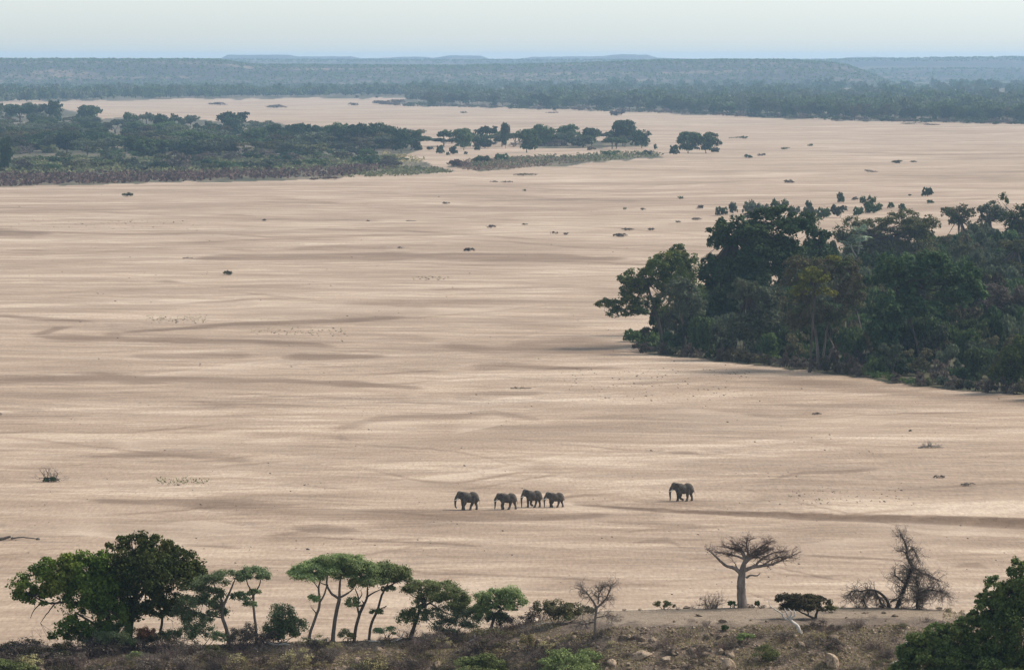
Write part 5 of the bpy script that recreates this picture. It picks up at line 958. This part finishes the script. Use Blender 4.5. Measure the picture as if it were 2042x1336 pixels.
# ------------------------------------------------------------------ single things on the open sand
def tuft(u, vb, hw, h, mat, label, group=None, seed=0, name='low_bush', cat='shrub'):
    P = gnd(u, vb); P[2] = bedz(P); s = F/P[1]; a = hw/s; hh = h/s; b = MB(); gg = rs(seed+int(u)*3+int(vb)); n = int(np.clip(hw*h*7, 90, 1400)); lo = [(gg.uniform(-.6, .6)*a, gg.uniform(-.4, .4)*a, hh*gg.uniform(.2, .5), a*.42, a*.42, hh*.5) for _ in range(5)]
    crown(b, lo, n, max(1.6/s, min(a, hh)*.28), int(u+vb), sub=8, low=-.1, spread=.6)
    for q in range(5): twigs(b, (gg.normal()*a*.3, 0, 0), (gg.normal()*.8, gg.normal()*.3, .7), hh*.8, .8/s*.5, 1, gg, mi=1)
    return tag(b.build(name, [M[mat], M['twig']], loc=P), label, cat, group)
SAND = [(252,392,14,8,'olive','round olive bush on the sand just below the left island'),(455,548,10,9,'drift','x'),(935,501,12,8,'scrub','dark dry bush on the sand above the middle of the picture'),(980,454,12,6,'scrub','low brown dry bush right of the middle, above the dark streak'),(800,495,8,4,'scrub','small dry bush left of the larger dark one'),
 (1046,449,8,3,'mid','tiny green plant on the sand right of the brown dry bush'),(1107,466,7,5,'scrub','small brown tuft left one of a pair'),(1128,468,7,5,'scrub','small brown tuft right one of a pair'),(1237,472,16,7,'scrub','lower of two wide dry bushes left of the grove'),(1252,459,15,6,'scrub','upper of two wide dry bushes left of the grove'),(1298,459,8,6,'scrub','small dry bush right of the two wide ones'),
 (1388,439,14,5,'scrub','flat dry bush left of the saplings'),(1352,444,7,4,'scrub','tiny dry bush below the flat one'),(1394,416,10,8,'scrub','dark tuft on the sand above the flat dry bush'),(1357,397,8,6,'bm','grey-green tuft highest of those left of the saplings'),(1283,419,7,5,'scrub','small dark tuft far left of the saplings'),(1245,418,5,4,'mid','tiny green tuft beside the small dark one'),
 (1492,316,8,8,'dark','dark left bush of a pair on the right part of the far sand'),(1518,311,10,5,'scrub','brown right bush of a pair on the far sand'),(1483,277,9,6,'mid','round green bush on the far sand'),(1465,276,14,3,'olive','flat green patch left of the round green bush'),(1615,292,6,5,'mid','small green bush on the far right sand'),(1565,298,11,5,'mid','pair-like green bush below the small green one'),
 (1575,366,12,7,'scrub','dark bush with a raised twig above the saplings'),(1790,326,13,7,'olive','olive mound bush on the far right sand'),(1822,324,9,4,'olive','low olive bush right of the mound'),(890,407,11,4,'scrub','thin dry bush at the centre of the upper sand'),(528,441,6,4,'scrub','tiny dry tuft left of centre on the upper sand'),(733,441,5,3,'scrub','tiny dark tuft on the upper sand left of the thin bush'),
 (1050,351,28,5,'ograss','flat olive grass patch below the spit'),(985,364,12,3,'scrub','dark debris clump below the left end of the olive patch'),(1010,365,14,3,'scrub','dark debris clump below the olive patch'),(1045,382,5,4,'olive','tiny olive tuft below the olive patch'),(652,358,26,6,'reed','reddish bush patch on the sand in front of the left island'),(625,359,12,6,'reed','small reddish bush left of the reddish patch'),
 (703,211,15,6,'scrub','brown bush on the far sand left of the right bank'),(712,196,4,6,'dark','tiny dark bush on the far sand, left'),(752,196,4,5,'dark','tiny dark bush on the far sand, right'),(555,216,30,7,'scrub','long low brown bush patch on the far sand'),(440,210,26,6,'scrub','flat brown bush patch on the far sand further left'),(775,209,35,10,'scrub','brown bush mass at the tip of the far right bank'),
 (1230,231,17,11,'scrub','dark domed bush mound in front of the far right bank'),(1107,222,6,9,'dark','small dark tree-like bush in front of the far right bank'),(1102,226,14,3,'scrub','low brush below the small tree-like bush'),(925,226,8,4,'mid','small greenish bush on the far sand'),(1665,242,12,5,'scrub','brown bush at the foot of the far bank right'),(1722,243,14,5,'scrub','second brown bush at the foot of the far bank right'),
 (1820,248,30,3,'scrub','long dark debris line on the far right sand'),(1860,250,22,3,'scrub','dark debris line right of the long one'),(1985,249,7,7,'dark','dark bush at the foot of the far bank near the frame edge'),(1873,958,13,6,'scrub','dark low bush on the sand at the right'),(1928,974,18,6,'scrub','dry low bush with grey twigs right of the dark low bush'),(1858,892,28,9,'twigonly','pale tangle of sticks on the sand at the right'),(1627,826,12,4,'scrub','small dry tuft in the middle of the right sand'),
 (1816,860,4,4,'dark','tiny dark plant on the right sand'),(1740,344,15,3,'scrub','dark stick-like bush on the far right sand')]
for i, (u, vb, hw, h, mt, lab) in enumerate(SAND):
    if mt == 'drift' or mt == 'twigonly': continue
    tuft(u, vb, hw, h, {'bm': 'grey'}.get(mt, mt), lab, None, i)
def wood(name, u, vb, hw, h, label, mat, seed, n=9, lev=2, cat='driftwood'):
    P = gnd(u, vb); P[2] = bedz(P); s = F/P[1]; b = MB(); gg = rs(seed); a = hw/s; hh = h/s
    limb(b, [(-a, 0, .1), (-a*.2, .2, hh*.3), (a*.9, 0, .15)], .16, .07, gg, .05, 7)
    for q in range(n): twigs(b, (gg.uniform(-.7, .7)*a, 0, .1), (gg.normal(), gg.normal()*.4, .9), hh*.75, .055, lev, gg, .7, 3, .1, .35)
    return tag(b.build(name, M[mat], loc=P), label, cat)
wood('driftwood', 1858, 895, 27, 12, 'pale tangle of sticks lying on the sand at the right', 'pbark', 71, 18)
wood('driftwood', 103, 960, 18, 26, 'black uprooted bush stump with thin twigs, far left on the sand', 'bark', 72, 16)
tuft(98, 960, 14, 10, 'dark', 'black lump of debris under the uprooted stump', None, 3, 'debris_lump', 'debris')
wood('driftwood', 1040, 776, 22, 4, 'thin line of sticks on the sand below the tip of the grove', 'drift', 73, 6)
wood('driftwood', 375, 516, 11, 4, 'small dark stick pile at the left end of the dark streak', 'drift', 74, 5)
wood('driftwood', 820, 441, 10, 3, 'short stick on the upper sand left of the brown dry bush', 'drift', 75, 4)
o = tuft(455, 548, 10, 9, 'brown', 'dark boulder-like dry bush alone on the left sand', None, 5)
def log(pts, wpx, label, knob=None):
    P = gnd(pts[0][0], pts[0][1]); P[2] = bedz(P); s = F/P[1]; b = MB(); pp = [((u-pts[0][0])/s, 0, (pts[0][1]-v)/s+.2) for u, v in pts]
    limb(b, pp, wpx/s/2, wpx/s/4, rs(3), .05, 8)
    if knob: ellip(b, (pp[-1][0], 0, pp[-1][2]), (knob/s, knob/s, knob/s*.8))
    return tag(b.build('fallen_log', M['gbark'], loc=P, smooth=True), label, 'log')
log([(-14, 1078), (4, 1076), (22, 1072)], 9, 'thick grey log cut by the left frame edge')
log([(22, 1076), (45, 1073), (76, 1077)], 4, 'thin log with a dark knob end, right of the thick one', 4)
log([(1724, 341), (1738, 342), (1752, 346)], 4, 'dark log lying on the far right sand')
# tiny specks: pebbles, dung and seedlings
b = MB(); N = 1500; u = g.uniform(-20, 2060, N); v = 380+g.uniform(0, 1, N)**.8*830; k = (fbm(u/90, v/14, 55) > .5) & ~in_poly(u, v, SCRUB[-1]); u, v = u[k], v[k]
cl = [(1120, 1500, 735, 800, 160), (100, 400, 440, 458, 60), (290, 420, 632, 645, 60), (500, 700, 655, 672, 50), (310, 420, 955, 968, 50), (1540, 1800, 975, 1010, 60), (830, 900, 552, 560, 20)]
for a0, a1, b0, b1, n in cl: u = np.concatenate([u, g.uniform(a0, a1, n)]); v = np.concatenate([v, g.uniform(b0, b1, n)])
P_ = gnd(u, v)
PEB, PT = rockmesh(460, 1)
for i in range(len(u)): P_[i, 2] = bedz(P_[i])
b2 = MB()
for i in range(len(u)): r = g.lognormal(-1.75, .35)*np.clip(P_[i, 1]/900, .8, 1.6); b2.add(PEB*np.array([1.5, 1.3, .9])*r*1.3+P_[i]+np.array([0, 0, r*.2]), t=PT)
tag(b2.build('pebbles', M['drift']), 'tiny dark lumps of dung and stone dotted over the sand', 'pebbles', kind='stuff')
b = MB(); u = np.concatenate([g.uniform(a0, a1, n) for a0, a1, b0, b1, n in [(290,420,632,642,70),(500,690,655,668,40),(310,415,956,966,60),(820,880,552,558,25),(20,420,438,456,50),(1540,1800,980,1005,20)]]); v = np.concatenate([g.uniform(b0, b1, n) for a0, a1, b0, b1, n in [(290,420,632,642,70),(500,690,655,668,40),(310,415,956,966,60),(820,880,552,558,25),(20,420,438,456,50),(1540,1800,980,1005,20)]])
p = gnd(u, v)
for q in range(4): leaves(b, p+g.normal(size=p.shape)*.2+np.array([0, 0, .25]), np.tile([0., -1, .4], (len(p), 1)), .26, g)
tag(b.build('seedlings', M['olive']), 'sparse green seedlings in lines on the sand', 'seedlings', kind='stuff')

# look-alikes that share a landmark are told apart by their order from left to right
fam = {}
for o in COL.objects:
    if o.parent is None and o.get('label') and o.get('group'): fam.setdefault((o['label'], o['group']), []).append(o)
for (lb, gp), os_ in fam.items():
    if 2 <= len(os_) <= 5 and len(lb.split()) < 16:
        os_.sort(key=lambda o: o.location.x/o.location.y); w_ = {2: ['left-hand', 'right-hand'], 3: ['leftmost', 'middle', 'rightmost'], 4: ['leftmost', 'second', 'third', 'rightmost'], 5: ['leftmost', 'second', 'middle', 'fourth', 'rightmost']}[len(os_)]
        for o, t_ in zip(os_, w_): o['label'] = t_+' '+lb
